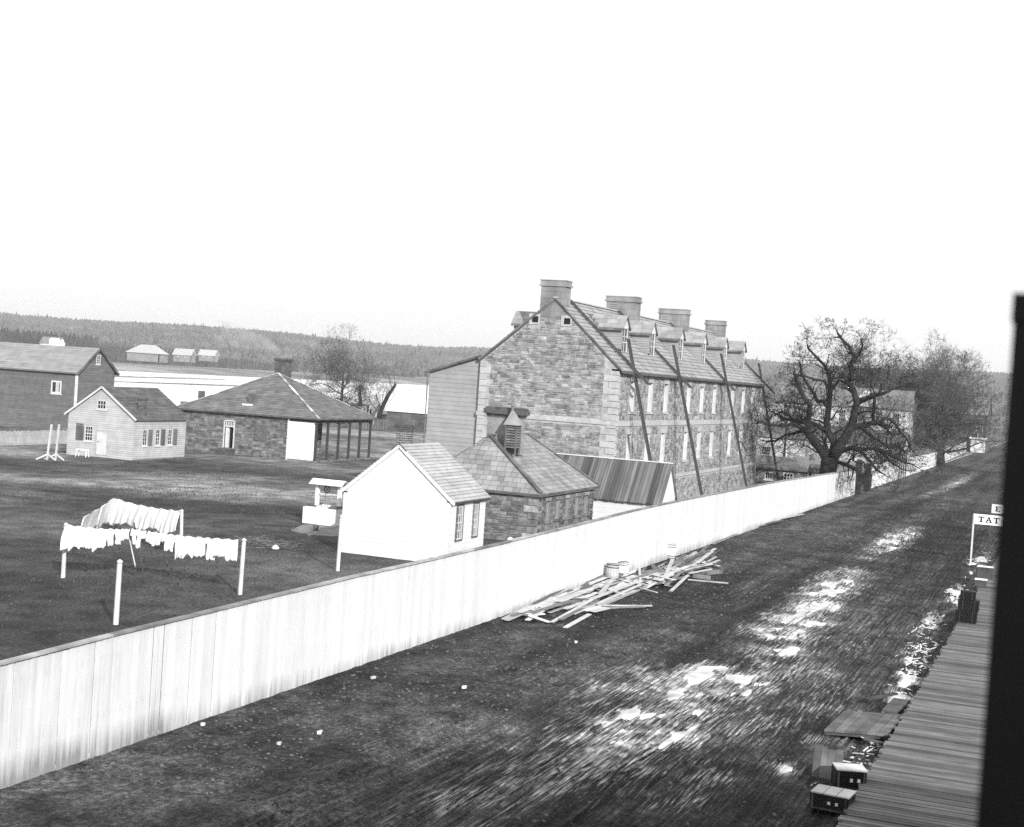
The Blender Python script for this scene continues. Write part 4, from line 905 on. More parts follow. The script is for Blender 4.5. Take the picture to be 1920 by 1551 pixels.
pieces('shingle_course', bf.courses(.26, (1.5, 4)), M['barn'], bn, 80); pieces('shingle_course', bg_.courses(.26, (1, 3)), M['barn'], bn, 80)
u0 = pL.y - AX(97, 725, bx).y; u1 = pL.y - AX(116, 725, bx).y; z0_ = AX(106, 738, bx).z; z1_ = AX(106, 714, bx).z
bf.window(bn, u0, u1, z0_, z1_, -.05, 2, 1, 'offwhite', .16, pane='glass'); q = MB(); bf.slab(q, (u0 * .55 + u1 * .45), u1 - .3, z0_ + .1, z1_ - .1, .07, .1); q.build('blind', M['clap'], bn)
a = AY(180, 672, yb); b = AY(185.5, 683, yb); bg_.window(bn, a.x - bx, b.x - bx + .1, b.z, a.z + .4, -.04, 2, 4, 'offwhite', .08)
q = MB(); bf.slab(q, bf.L - .3, bf.L + .05, -.5, bE, .03, .08); q.build('corner_board', M['offwhite'], bn)
rz = pa.z + .1
roof(bn, [((bx - .4, pL.y, bE - .15), (bx - .4, yb - .3, bE - .15), (pa.x, pL.y, rz), (pa.x, yb - .3, rz)), ((bx1 + .4, yb - .3, bE - .15), (bx1 + .4, pL.y, bE - .15), (pa.x, yb - .3, rz), (pa.x, pL.y, rz))], mat('pale_shingle', .27, .15, 1, .85, piece=.1), M['slate_dark'], .35, (1.0, 2.2), 'shingle_course', .02, .01, .12, 200)
q = MB(); q.beam((bx - .4, yb - .34, bE - .18), (pa.x, yb - .34, rz - .02), .08, .25); q.beam((bx1 + .4, yb - .34, bE - .18), (pa.x, yb - .34, rz - .02), .08, .25); q.build('bargeboard', M['lead'], bn)
# paling fence in front of the barn
def paling(name, a, b, h, label, step=.16, m='offwhite', group=None, cat='fence', w_=.09):
    a = Vector(a); b = Vector(b); t = thing(name, a, label, cat, group); d = (b - a).normalized(); n = Vector((d.y, -d.x, 0)); L_ = (b - a).length; q = []; k = 0
    while k < L_: q.append(hexbox(a + d * k, d * w_, (0, 0, h * random.uniform(.95, 1.03)), n * .03)); k += step
    pieces('paling', q, M[m], t)
    r = MB(); r.beam(a + Vector((0, 0, h * .25)) - n * .04, b + Vector((0, 0, h * .25)) - n * .04, .05, .08); r.beam(a + Vector((0, 0, h * .78)) - n * .04, b + Vector((0, 0, h * .78)) - n * .04, .05, .08); r.build('rail', M[m], t)
    return t
paling('paling_fence', G(-60, 838), G(128, 832), 1.25, 'pale paling fence running from the left edge behind the drying posts to the cottage', .17, 'clap')

# ================================================================== BOARD FENCE along the street
fe = thing('board_fence', (22, FY, 0), 'long whitewashed vertical board fence running beside the muddy street up to the dark gateposts', 'fence')
# height of the cap measured along it
hp = [(20, 2.45), (28, 2.45), (36, 2.52), (45, 2.6), (56, 2.6), (70, 2.5), (85, 2.5), (100, 2.55), (134, 2.55)]
tops = [(20, 1219), (90, 1201), (210, 1170 + 2), (450, 1112 + 20), (640, 1087), (815, 1046), (1080, 985), (1320, 930), (1480, 903), (1590, 880)]
hp = []
for px, py in [(90, 1225), (210, 1192), (450, 1133), (640, 1087), (815, 1048), (950, 1017), (1080, 985), (1200, 955), (1320, 930), (1460, 903), (1590, 883)]:
    p = AY(px, py, FY); hp.append((p.x, p.z))
hp = [(-50, hp[0][1])] + hp + [(400, hp[-1][1])]
print('fence heights', [(round(a, 1), round(b, 2)) for a, b in hp])
def fh(x): return float(np.interp(x, [a for a, b in hp], [b for a, b in hp]))
q = []; x = 14.0; xe = 133.6
while x < xe:
    wd_ = random.choice((.17, .20, .22, .26)); gap = random.choice((.028, .036, .042)) if random.random() < .75 else random.uniform(.05, .075); pr = random.uniform(0, .02)
    q.append(hexbox((x + gap / 2, FY, -.12), (wd_ - gap, 0, 0), (random.uniform(-.006, .006), 0, fh(x) + .12 + random.uniform(-.03, 0)), (0, -.022 - pr, 0))); x += wd_
pieces('board', q, M['fence'], fe)
q = []; x = 14.0
while x < xe:
    L_ = min(random.uniform(3.2, 4.6), xe - x); a = Vector((x + .01, FY - .02, fh(x) + .02 + random.uniform(0, .02))); b = Vector((x + L_ - .01, FY - .02, fh(x + L_) + .02 + random.uniform(0, .015)))
    h_ = MB().beam(a, b, .17, .045).v; q.append(np.array(h_)); x += L_
pieces('cap_board', q, mat('weathered_cap', .27, .35, 2, .85, piece=.4), fe)
q = MB()
for zf in (.35, .85):
    for xa_ in range(14, 133, 3): q.beam((xa_, FY + .06, fh(xa_) * zf), (min(xa_ + 3, 133.5), FY + .06, fh(min(xa_ + 3, 133)) * zf), .05, .1)
q.build('rail', M['wood'], fe)
# round-topped posts rising behind the fence
for i, (px, py) in enumerate([(637, 1086), (815, 1040), (957, 1008), (870, 1030)]):
    if i == 3: continue
    p = AY(px, py, FY + .35); q = MB().lathe((p.x, p.y, 0), [(.09, -.2), (.09, p.z - .22), (.06, p.z - .2), (.11, p.z - .14), (.12, p.z - .06), (.06, p.z), (.01, p.z + .02)], 8)
    q.build('fence_post', M['white'], fe)
# gateposts
for i, (px, py, tp) in enumerate([(1607, 925, 862), (1621, 919, 866)]):
    p = G(px, py); z = AX(px + 2, tp, p.x).z; t = thing('gatepost', (p.x, FY - .1, 0), ['broad dark gatepost with worn cap where the white fence ends', 'ribbed dark gatepost just behind the capped one'][i], 'post', 'gateposts')
    q = MB(); 
    if i == 0: q.box(p.x - .28, p.x + .28, FY - .35, FY + .2, -.2, z - .3)
    else:
        for k in range(4): q.box(p.x - .3 + .01 * k, p.x + .3 + .01 * k, FY - .42 + k * .16, FY - .30 + k * .16, -.2, z - .1 - .05 * (k % 2))
    q.build('shaft', M['gate'], t)
    if i == 0: MB().box(p.x - .38, p.x + .38, FY - .48, FY + .33, z - .3, z - .12).box(p.x - .2, p.x + .2, FY - .28, FY + .12, z - .12, z + .02).build('cap', M['gate'], t)
f2 = thing('far_board_fence', (146, FY + .1, 0), 'white board fence carrying on up the street beyond the gateposts, past the second tree', 'fence'); q = []; x = 146.0
while x < 330:
    y = FY + .1 + max(0, x - 215) * .022; zt = 1.95 + .3 * max(0, 1 - (x - 146) / 60)
    q.append(hexbox((x + .01, y, -.1), (.34, 0, 0), (0, 0, zt + .1 + random.uniform(-.03, .02)), (0, -.03, 0))); x += .36
pieces('board', q, M['whitewash'], f2, 60)

# ================================================================== BOARDWALK
bwk = thing('boardwalk', (26, 3.9, 0), kind='structure'); q = []; x = 26.0
while x < 150:
    wd_ = random.uniform(.15, .23); e = random.uniform(-.06, .06); dz = random.uniform(0, .016)
    q.append(hexbox((x + .012, 3.9 + e, .13 + dz), (0, -3.7, 0), (wd_ - random.uniform(.025, .05), 0, random.uniform(-.004, .004)), (0, 0, .05))[:, :]); x += wd_
q = [np.concatenate([h[[0, 3, 2, 1]], h[[4, 7, 6, 5]]]) for h in q]
pieces('plank', q, M['walk'], bwk)
st = MB()
for y in (3.75, 2.1, .5): st.box(26, 150, y - .06, y + .06, -.12, .125)
st.build('sleeper', M['wooddark'], bwk)
# crates, panel and platform beside it
def crate(px, py, w_, d_, h_, ang, label, slats, hgt0=0.0):
    c = G(px, py, hgt0); t = thing('crate', (0, 0, 0), label, 'crate'); t.location = (0, 0, 0)
    b = MB().box(-d_ / 2, d_ / 2, -w_ / 2, w_ / 2, 0, h_).build('box_side', M['black'], t)
    q = []
    k = slats
    for i in range(k): q.append(hexbox((-d_ / 2 - .01, -w_ / 2 - .01 + (w_ + .02) * i / k, h_ + .003), (d_ + .02, 0, 0), (0, (w_ + .02) / k - .018, 0), (0, 0, .03)))
    pieces('lid_board', q, M['woodpale'], t)
    q = MB()
    for y in (-w_ / 2 + .05, w_ / 2 - .05): q.box(-d_ / 2 - .015, -d_ / 2 - .001, y - .025, y + .025, .02, h_ - .02)
    q.box(-d_ / 2 - .016, -d_ / 2 - .002, -w_ / 2 + .075, w_ / 2 - .075, .03, .06); q.build('batten', M['wooddark'], t)
    for y in (-.16, .0):
        q = MB(); q.box(-d_ / 2 - .022, -d_ / 2 - .002, y - .03, y + .03, h_ * .45, h_ * .62); q.build('paper_label', M['ice'], t)
    t.location = c; t.rotation_euler.z = ang; return t
crate(1560, 1516, .80, .62, .34, math.radians(-5), 'black crate with two-board pale lid, nearest the bottom edge of the view', 3)
crate(1590, 1476, .66, .55, .42, math.radians(20), 'black crate with flat pale lid standing between boardwalk and leaning panel', 1)
pt = G(1518, 1455); q = thing('leaning_panel', pt, 'worn board panel leaning upright in the gutter beside the black crates', 'panel')
hx = []
for i in range(4): hx.append(hexbox(pt + Vector((.15 * 0, -.04 - i * .165, 0)), (.18, .0, .66 + random.uniform(-.04, .04)), (0, -.155, 0), (.02, 0, -.01)))
pieces('board', hx, mat('worn_panel', .12, .35, 3, .85, piece=.25), q); q = None
pl = thing('gutter_platform', (37.5, 4.0, 0), 'broad plank platform bridging the gutter beside the boardwalk', 'platform'); hx = []
c_ = [G(1545, 1368, .12), G(1582, 1333, .12), G(1697, 1340, .12), G(1664, 1378, .12)]
for i in range(6):
    a = c_[0].lerp(c_[3], i / 6 + .004); b = c_[0].lerp(c_[3], (i + 1) / 6 - .004); d = c_[1].lerp(c_[2], i / 6 + .004); e = c_[1].lerp(c_[2], (i + 1) / 6 - .004); dz = Vector((0, 0, random.uniform(0, .008)))
    hx.append(np.array([p + dz - Vector((0, 0, .05)) for p in (a, d, e, b)] + [p + dz for p in (a, d, e, b)]))
pieces('plank', hx, mat('platform_board', .13, .4, 2.2, .85, .3, 12, piece=.22), pl)
MB().beam(c_[0] - Vector((-.1, 0, .09)), c_[3] - Vector((-.1, 0, .09)), .1, .09).beam(c_[1] - Vector((.1, 0, .09)), c_[2] - Vector((.1, 0, .09)), .1, .09).build('bearer', M['wooddark'], pl)
for i, (a, b, w_, lb) in enumerate([((1625, 1312), (1680, 1300), .16, 'dark plank lying across the gutter above the platform'), ((1668, 1335), (1690, 1312), .42, 'short broad dark plank tipped against the boardwalk edge'), ((1660, 1395), (1620, 1385), .14, 'short dark plank half under the near side of the platform'), ((1765, 1150), (1798, 1138), .18, 'dark plank sloping from the gutter up to the stacked black trunks')]):
    A_ = G(*a, .06); B_ = G(*b, .12); q = MB().beam(A_, B_, w_, .05); tag(q.build('plank', M['wooddark'], loc=A_), lb, 'plank')
# stacked dark trunks, farther along the boardwalk edge
p = G(1812, 1168, .2); z = .2
for i, (w_, h_, d_) in enumerate([(.78, .46, .6), (.74, .42, .55), (.55, .34, .45)]):
    t = thing('trunk', (p.x + .3, p.y, z), ['lowest and widest', 'middle', 'topmost and smallest'][i] + ' of three black trunks stacked at the boardwalk edge', 'trunk', 'stacked black trunks'); X_, Y_ = p.x + .3 + random.uniform(-.03, .03), p.y + random.uniform(-.04, .04)
    MB().box(X_ - d_ / 2, X_ + d_ / 2, Y_ - w_ / 2, Y_ + w_ / 2, z, z + h_ * .7).build('body', M['black'], t); MB().box(X_ - d_ / 2 - .01, X_ + d_ / 2 + .01, Y_ - w_ / 2 - .01, Y_ + w_ / 2 + .01, z + h_ * .705, z + h_ - .004).build('lid', M['black'], t)
    q = MB()
    for s in (-.3, .3): q.box(X_ - d_ / 2 - .018, X_ - d_ / 2 - .011, Y_ + s * w_ - .02, Y_ + s * w_ + .02, z, z + h_ - .01)
    q.build('strap', M['iron'], t); z += h_
# sign on its post
sp = G(1818, 1055); sx_ = sp.x
def post_sign(name, X_, y0, zt, board, letters, label, postm, bm, lm, hgt):
    t = thing(name, (X_, y0, 0), label, 'sign'); MB().box(X_ - .045, X_ + .045, y0 - .045, y0 + .045, -.2, zt).build('post', M[postm], t); MB().box(X_ - .04, X_ + .04, y0 - 3.0, y0 - 2.92, -.2, zt).build('post', M[postm], t)
    b0, b1 = board; bd = MB().box(X_ - .075, X_ - .05, y0 - b1, y0 - b0, zt - hgt, zt).build('sign_board', M[bm], t)
    # slab-serif capitals cut from flat bars
    lh = hgt * .56; z0 = zt - hgt * .78; d = X_ - .082; st_ = lh * .26; q = MB(); y = y0 - letters[1]
    def bar(u0, u1, v0, v1, yy): q.box(d, d + .006, yy - u1, yy - u0, z0 + v0, z0 + v1)
    for chh in letters[0]:
        W_ = lh * 1.0; sf = lh * .16
        if chh == 'T':
            bar(0, W_, lh - sf, lh, y); bar(W_ / 2 - st_ / 2, W_ / 2 + st_ / 2, sf, lh - sf, y); bar(W_ * .22, W_ * .78, 0, sf, y); bar(0, sf * .7, lh - sf * 2.1, lh - sf, y); bar(W_ - sf * .7, W_, lh - sf * 2.1, lh - sf, y)
        elif chh == 'A':
            for s in (0, 1):
                x0 = W_ * (.16 if s == 0 else .84); q.prism([(d, y - (x0 - st_ * (.35 if s == 0 else .5)), z0 + sf), (d, y - (x0 + st_ * (.35 if s == 0 else .5)), z0 + sf), (d, y - (W_ * .5 + st_ * .35), z0 + lh), (d, y - (W_ * .5 - st_ * .35), z0 + lh)], (.006, 0, 0))
            bar(W_ * .3, W_ * .7, lh * .34, lh * .46, y); bar(-W_ * .02, W_ * .34, 0, sf, y); bar(W_ * .62, W_ * 1.02, 0, sf, y)
        elif chh == 'E':
            bar(W_ * .12, W_ * .12 + st_, sf, lh - sf, y); bar(0, W_ * .9, 0, sf, y); bar(0, W_ * .9, lh - sf, lh, y); bar(W_ * .12 + st_, W_ * .65, lh * .44, lh * .56, y); bar(W_ * .9 - sf * .7, W_ * .9, sf, sf * 2, y); bar(W_ * .9 - sf * .7, W_ * .9, lh - sf * 2, lh - sf, y)
        y -= W_ * 1.27
    q.build('lettering', M[lm], bd); return t
zt = AX(1826, 963, sx_).z; hh_ = zt - AX(1826, 982, sx_).z
yA = AX(1826, 972, sx_).y
post_sign('hanging_sign', sx_, yA, zt, (0, 2.4), ('TAT', .24), 'long white sign lettered in black on tall thin posts over the boardwalk', 'offwhite', 'white', 'black', hh_)
X2 = 104.0; p = AX(1860, 945, X2); post_sign('small_sign', X2, p.y, p.z, (0, 1.2), ('E', .25), 'smaller white sign with one dark letter, higher and farther up the boardwalk', 'wooddark', 'offwhite', 'black', .62)
# small white-topped box and bundle by the sign post
for i, (px, py, w_, h_) in enumerate([(1846, 1085, .7, .55), (1838, 1100, .5, .3)]):
    p = G(px, py, .2); t = thing('packing_box', p, ['dark packing box with white top beyond the stacked trunks', 'low small box with white top just behind the stacked trunks'][i], 'box'); MB().box(p.x, p.x + .5, p.y - w_ / 2, p.y + w_ / 2, .2, .2 + h_).build('box_side', M['wooddark'], t); MB().box(p.x - .03, p.x + .53, p.y - w_ / 2 - .03, p.y + w_ / 2 + .03, .2 + h_ + .002, .23 + h_).build('lid', M['white'], t)
# splinters of ice and straw in the gutter
n_ = 260; sel = [(1745, 1165), (1725, 1215), (1708, 1262), (1690, 1305), (1790, 1110), (1640, 1396), (1610, 1430), (1840, 1048), (1735, 1180), (1718, 1235)]; V = []
for i in range(n_):
    c = G(*random.choice(sel)); c.x += random.gauss(0, 1.3); c.y += random.gauss(0, .22); a = random.random() * 6.28; l = random.uniform(.05, .28); w_ = random.uniform(.01, .035); d = Vector((math.cos(a), math.sin(a), random.uniform(-.2, .5))) * l; s = Vector((-math.sin(a), math.cos(a), 0)) * w_
    if c.y < 4.0: c.y = 4.0 + random.random() * .4
    z = Vector((0, 0, .02)); c.z = -.07; V.append([c - s, c + s, c + d + s * .6, c + d - s * .6, c - s + z, c + s + z, c + d + s * .6 + z, c + d - s * .6 + z])
V = np.array(V).reshape(-1, 3); o = link('ice_splinters', np_mesh('ice_splinters', V, (HEXF[None] + (np.arange(n_) * 8)[:, None, None]).reshape(-1, 4)), None, M['ice']); tag(o, kind='stuff', label='broken white ice splinters and straw in the gutter by the boardwalk', cat='ice')

# ================================================================== BARRELS and LUMBER by the fence
def barrel(px, py, r, h, label, tilt=0, m='wood', lidless=True):
    c = G(px, py, -.02); t = thing('barrel', c, label, 'barrel', 'barrels by the fence'); t.location = (0, 0, 0); ORG[t.name] = Vector((0, 0, 0)); q = []; n = 16
    pr = lambda s: r * (.86 + .14 * math.sin(math.pi * min(max(s, 0), 1)))
    for k in range(n):
        a0, a1 = 2 * math.pi * k / n + .012, 2 * math.pi * (k + 1) / n - .012; mb_ = []
        for j in range(4):
            s0, s1 = j / 4, (j + 1) / 4; f = lambda a, s, e: (math.cos(a) * (pr(s) - e), math.sin(a) * (pr(s) - e), s * h)
            mb_.append([f(a0, s0, .025), f(a1, s0, .025), f(a1, s0, 0), f(a0, s0, 0), f(a0, s1, .025), f(a1, s1, .025), f(a1, s1, 0), f(a0, s1, 0)])
        st_ = MB(); [st_.hexa(x) for x in mb_]; st_.build('stave', M[m], t)
    for s in (.06, .2, .8, .94):
        q = MB(); rr = pr(s) + .008; q.lathe((0, 0, s * h - .02), [(rr, 0), (rr, .045)], 20); q.f = [f for f in q.f if len(f) == 4]; q.build('hoop', M['iron'], t)
    MB().lathe((0, 0, h * .95), [(r * .84, 0), (r * .84, .015)], 16).build('head', M['wooddark'], t)
    t.location = c; t.rotation_euler = (tilt, tilt * .5, random.random()); return t
barrel(1146, 1091, .30, .80, 'old grey barrel standing in the lumber, nearest of the barrels by the fence', math.radians(2), 'clap')
barrel(1168, 1080, .27, .66, 'paler barrel standing close behind the nearest grey one', math.radians(-3), 'white')
barrel(1256, 1047, .30, .74, 'pale barrel standing alone farthest up the fence', 0, 'white')
lum = 'old boards heaped along the fence'
def board(a, b, w_, th, m, z0=0.03, z1=None, label=None, name='loose_board', cat='board', group=lum):
    if label is None or label.startswith('short broken'):
        mx_ = (a[0] + b[0]) / 2; L0 = (G(*a) - G(*b)).length; tone = {'woodpale': 'pale', 'wood': 'grey', 'pole': 'dark grey'}[m]; ln_ = 'long' if L0 > 6 else 'middling' if L0 > 3 else 'short'
        zone = 'at the heap\'s near tip' if mx_ < 1010 else 'left of the square hatch' if mx_ < 1075 else 'beside the square hatch' if mx_ < 1120 else 'in front of the grey barrel' if mx_ < 1180 else 'between paired and lone barrels' if mx_ < 1240 else 'at the heap\'s far tip'
        side = 'fence side' if G((a[0] + b[0]) / 2, (a[1] + b[1]) / 2).y > FY - 1.6 else 'road side'
        label = ('%s %s board %s, %s' if label is None else '%s %s broken piece %s, %s') % (tone, ln_, zone, side)
    A_ = G(*a); B_ = G(*b); A_.z = z0; B_.z = z0 if z1 is None else z1; q = MB().beam(A_, B_, w_, th)
    return tag(q.build(name, M[m], loc=A_.copy()), label or 'old board lying in the heap of lumber against the white fence', cat, group)
heap = [((945, 1162), (1083, 1100)), ((950, 1166), (1100, 1105)), ((960, 1160), (1115, 1096)), ((975, 1156), (1135, 1092)), ((990, 1150), (1090, 1108)), ((962, 1140), (1060, 1103)), ((1000, 1155), (1120, 1110)), ((1012, 1146), (1150, 1092)), ((1030, 1150), (1165, 1100)),
        ((1045, 1140), (1180, 1098)), ((1060, 1148), (1195, 1100)), ((1075, 1160), (1200, 1108)), ((1095, 1150), (1215, 1100)), ((1110, 1142), (1190, 1112)), ((1035, 1172), (1110, 1135)), ((1050, 1170), (1120, 1138)), ((1060, 1178), (1105, 1155)), ((1130, 1139), (1222, 1141)),
        ((1120, 1146), (1208, 1146)), ((930, 1152), (1010, 1118)), ((940, 1148), (1030, 1110)), ((1080, 1125), (1150, 1094)), ((1160, 1095), (1212, 1108)), ((1095, 1100), (1140, 1086)), ((1110, 1092), (1140, 1076)), ((1160, 1090), (1275, 1072)), ((1165, 1098), (1280, 1065)), ((1190, 1092), (1300, 1052)),
        ((1200, 1096), (1312, 1048)), ((1180, 1100), (1250, 1078)), ((1215, 1098), (1290, 1070)), ((1248, 1106), (1280, 1081)), ((1258, 1109), (1290, 1083)), ((1290, 1090), (1365, 1098)), ((1200, 1088), (1240, 1100)), ((1225, 1085), (1262, 1098)), ((1170, 1086), (1230, 1070)), ((1270, 1050), (1330, 1035)), ((1280, 1062), (1320, 1040)),
        ((985, 1162), (1060, 1140)), ((1020, 1135), (1080, 1120)), ((1140, 1120), (1200, 1105)), ((1240, 1076), (1330, 1080)), ((1000, 1140), (1100, 1090)), ((1040, 1128), (1130, 1085))]
for i, (a, b) in enumerate(heap):
    m_ = random.choice(['woodpale', 'woodpale', 'wood', 'woodpale', 'wood']); z = .0 + .05 * (i % 4) + random.uniform(0, .03)
    board(a, b, random.uniform(.13, .22), .032, m_, z, z + random.uniform(-.02, .12))
for i in range(80):   # loose boards thrown across the others at odd angles
    px = random.uniform(970, 1300); py = 1152 - (px - 960) * .27 + random.uniform(-14, 22); an_ = random.gauss(-.4, .55); L_ = random.uniform(18, 70)
    a = (px, py); b = (px + L_ * math.cos(an_), py + L_ * math.sin(an_) * .8)
    if G(*a).y > FY - .35 or G(*b).y > FY - .35: continue
    board(a, b, random.uniform(.10, .22), .03, random.choice(['wood', 'woodpale', 'woodpale', 'pole']), random.uniform(.05, .22), random.uniform(.02, .30))
for i in range(110):   # broken short pieces among them
    c = G(random.uniform(960, 1330), 0 + 1100); px = random.uniform(975, 1330); py = 1152 - (px - 960) * .27 + random.uniform(-14, 10); a = (px, py); b = (px + random.uniform(8, 38), py + random.uniform(-14, 6))
    if G(*a).y > FY - .3 or G(*b).y > FY - .3: continue
    board(a, b, random.uniform(.06, .2), .03, random.choice(['wood', 'woodpale', 'pole']), random.uniform(.0, .14), random.uniform(0, .16), 'short broken piece of board among the heaped lumber', group='broken pieces in the lumber heap')
sq = G(1098, 1146); t = thing('square_hatch', sq, 'square pale board hatch lying tilted on the near end of the lumber heap', 'hatch'); hx = []
for i in range(3): hx.append(hexbox(sq + Vector((-.9 + .0 * i, .05 - i * .24, .17)), (.85, -.3, .06), (.06, -.225, -.03), (0, 0, .035)))
pieces('board', hx, M['woodpale'], t, 10)
for a, b, lb in [((1205, 1083), (1235, 1082), 'nearer of two short squared timber blocks beyond the lumber'), ((1320, 1078), (1352, 1075), 'farther of two short squared timber blocks beyond the lumber'), ((1300, 1083), (1331, 1087), 'squared timber block lying between lumber and road')][1:]:
    board(a, b,   .2, .17, 'wood', .08, .08, lb, 'timber_block', 'block', 'squared timber blocks')
board((1338, 1021), (1382, 1003), .16, .06, 'wood', .04, .04, 'single thick board lying parallel to the fence beyond the lone barrel', group='stray boards up the verge')
board((1318, 1019), (1352, 1004), .16, .04, 'wooddark', .02, .02, 'dark board close against the foot of the fence beyond the lone barrel', group='stray boards up the verge')
board((1420, 988), (1452, 980), .3, .05, 'wood', .04, .05, 'broad grey board, lower of the pair under the fence midway up the street', group='stray boards up the verge')
board((1438, 985), (1466, 977), .22, .05, 'wood', .1, .04, 'grey board lying partly over the broad one midway up the street', group='stray boards up the verge')
board((1462, 974), (1505, 965), .22, .05, 'woodpale', .04, .04, 'pale long board lying farthest up the verge', group='stray boards up the verge')
for i, (px, py) in enumerate([(380, 1360), (523, 1396), (700, 1272), (1080, 1205), (598, 1375), (870, 1290)]):
    p = G(px, py, .0); q = MB().prism([p + Vector((.13 * math.cos(t_) * random.uniform(.3, 1.3), .07 * math.sin(t_) * random.uniform(.6, 1.2), .0)) for t_ in (0, 1.1, 2.0, 3.3, 4.4, 5.3)], (.01, .0, .05)); tag(q.build('paper_scrap', M['ice'], loc=p), ['pale scrap close under the stained left end of the fence', 'pale scrap on open mud at the lower left of the road', 'pale scrap near the fence, halfway to the lumber heap', 'pale scrap on bare earth just below the lumber heap', 'pale scrap farthest out in the mud, left half of the view', 'pale scrap alone between the lumber heap and the streaked ice'][i], 'scrap', 'pale scraps on the verge')

# ================================================================== WELL
wc = G(611, 985); wz = 1.02
wl = thing('well', wc, 'white boarded well with windlass under a little plank roof, left of the white house', 'well')
W0, D0 = 1.05, .85    # half width across, half depth
hxs = []; 
for i in range(4): hxs.append(hexbox((wc.x - D0, wc.y + .95, .10 + i * .23), (0, -1.9, 0), (0, 0, .222), (-.03 - .002 * i, 0, 0)))
for i in range(4): hxs.append(hexbox((wc.x - D0, wc.y - .95, .10 + i * .23), (1.7, 0, 0), (0, 0, .222), (0, -.03, 0)))
for i in range(4): hxs.append(hexbox((wc.x - D0, wc.y + .92, .10 + i * .23), (1.7, 0, 0), (0, 0, .222), (0, .03, 0)))
for i in range(4): hxs.append(hexbox((wc.x + D0, wc.y + .95, .10 + i * .23), (0, -1.9, 0), (0, 0, .222), (.03, 0, 0)))
pieces('well_board', hxs, M['white'], wl)
q = MB(); q.box(wc.x - .95, wc.x + .95, wc.y + .78, wc.y + 1.04, wz, wz + .07); q.box(wc.x - .95, wc.x + .95, wc.y - 1.04, wc.y - .60, wz, wz + .07); q.build('coping', M['pole'], wl)
MB().box(wc.x - D0 + .02, wc.x + D0 - .02, wc.y - .92, wc.y + .92, .6, .61).build('shaft_water', M['dark'], wl)
for s, lb in ((.62, 0), (-.72, 1)): MB().box(wc.x - .09, wc.x + .09, wc.y + s - .09, wc.y + s + .09, wz, 2.15).build('post', M['white'], wl)
q = []
for i in range(5): q.append(hexbox((wc.x - .42, wc.y + .95 - i * .40, 2.16), (0, -.385, 0), (.42, 0, .26), (-.01, 0, .035)))
for i in range(5): q.append(hexbox((wc.x + .42, wc.y + .95 - i * .40, 2.16), (0, -.385, 0), (-.42, 0, .26), (.01, 0, .035)))
pieces('roof_board', q, M['white'], wl)
MB().box(wc.x - .05, wc.x + .05, wc.y - .63, wc.y + .53, 1.62, 1.70).build('crossbeam', M['offwhite'], wl)
q = MB(); R_ = .17; cy = wc.y + .0
q.tube([(wc.x - .12, cy + math.cos(k * math.pi / 6) * R_, 1.93 + math.sin(k * math.pi / 6) * R_) for k in range(13)], .028, 6, cap=False); 
for k in range(3): a = k * math.pi / 3; q.beam((wc.x - .12, cy - math.cos(a) * R_, 1.93 - math.sin(a) * R_), (wc.x - .12, cy + math.cos(a) * R_, 1.93 + math.sin(a) * R_), .02, .02, (1, 0, 0))
q.build('pulley_wheel', M['iron'], wl); MB().tube([(wc.x - .12, cy + .05, 1.8), (wc.x - .12, cy + .05, .8)], .012, 5).tube([(wc.x - .12, cy - .1, 1.6), (wc.x - .12, cy - .1, .8)], .012, 5).build('rope', M['pole'], wl)
dk = []
pts = [G(545, 994, .1), G(570, 983, .1), G(640, 985, .1), G(660, 1000, .1), G(640, 1006, .1), G(580, 1003, .1)]
q = MB(); q.prism([(p.x, p.y, .02) for p in pts], (0, 0, .08)); q.build('well_platform', M['wood'], wl)
b = G(592, 994, .12); MB().lathe((b.x, b.y, .11), [(.13, 0), (.16, .24), (.17, .26)], 10).build('bucket', M['pole'], loc=b); tag(bpy.data.objects['bucket'], 'small dark bucket standing on the platform in front of the well', 'bucket')

# ================================================================== DRYING GREEN: posts, props, lines and linen
def post(px0, py0, px1, py1, r, label, m='offwhite', knob=True, name='clothes_post', lean=None):
    b = G(px0, py0); t = AX(px1, py1, b.x); q = MB(); d = t - b; b2 = b - d * .08
    if knob: q.tube([b2, b + d * .93, b + d * .935, b + d * .955, b + d * .975, b + d * 1.0], [r * 1.1, r, r * .7, r * 1.15, r * 1.1, r * .25], 8)
    else: q.tube([b2, b + d], [r, r * .8], 7)
    tag(q.build(name, M[m], loc=b), label, 'post', 'clothes line posts and props'); return t
T1 = post(118, 1083, 124, 980, .075, 'white clothes post at the left end of the front line of washing')
T2 = post(217, 1172, 225, 1049, .08, 'bare white clothes post standing alone nearest the fence')
T3 = post(450, 1114, 458, 1009, .075, 'white clothes post at the right end of the front line of washing')
T4 = post(339, 1045, 341, 955, .07, 'white clothes post at the right end of the back line of washing')
T5 = post(633, 1072, 641, 965, .075, 'plain white post standing beside the corner of the white house')
P1 = post(272, 1093, 251, 980, .035, 'dark pole propping up the middle of the front clothes line', 'wooddark', False, 'clothes_prop')
P2 = post(254, 1063, 243, 1012, .03, 'short pale prop leaning under the front line of washing', 'offwhite', False, 'clothes_prop')
P3 = post(219, 1000, 213, 934, .03, 'tall thin prop lifting the back line into a peak', 'pole', False, 'clothes_prop')
def line_curve(name, pts, sag, label):
    out = []
    for a, b in zip(pts, pts[1:]):
        for k in range(12): t = k / 12; p = a.lerp(b, t); p.z -= sag * 4 * t * (1 - t); out.append(p)
    out.append(pts[-1]); tag(MB().tube(out, .008, 4).build(name, M['pole'], loc=pts[0]), label, 'clothes line', 'clothes lines'); return out
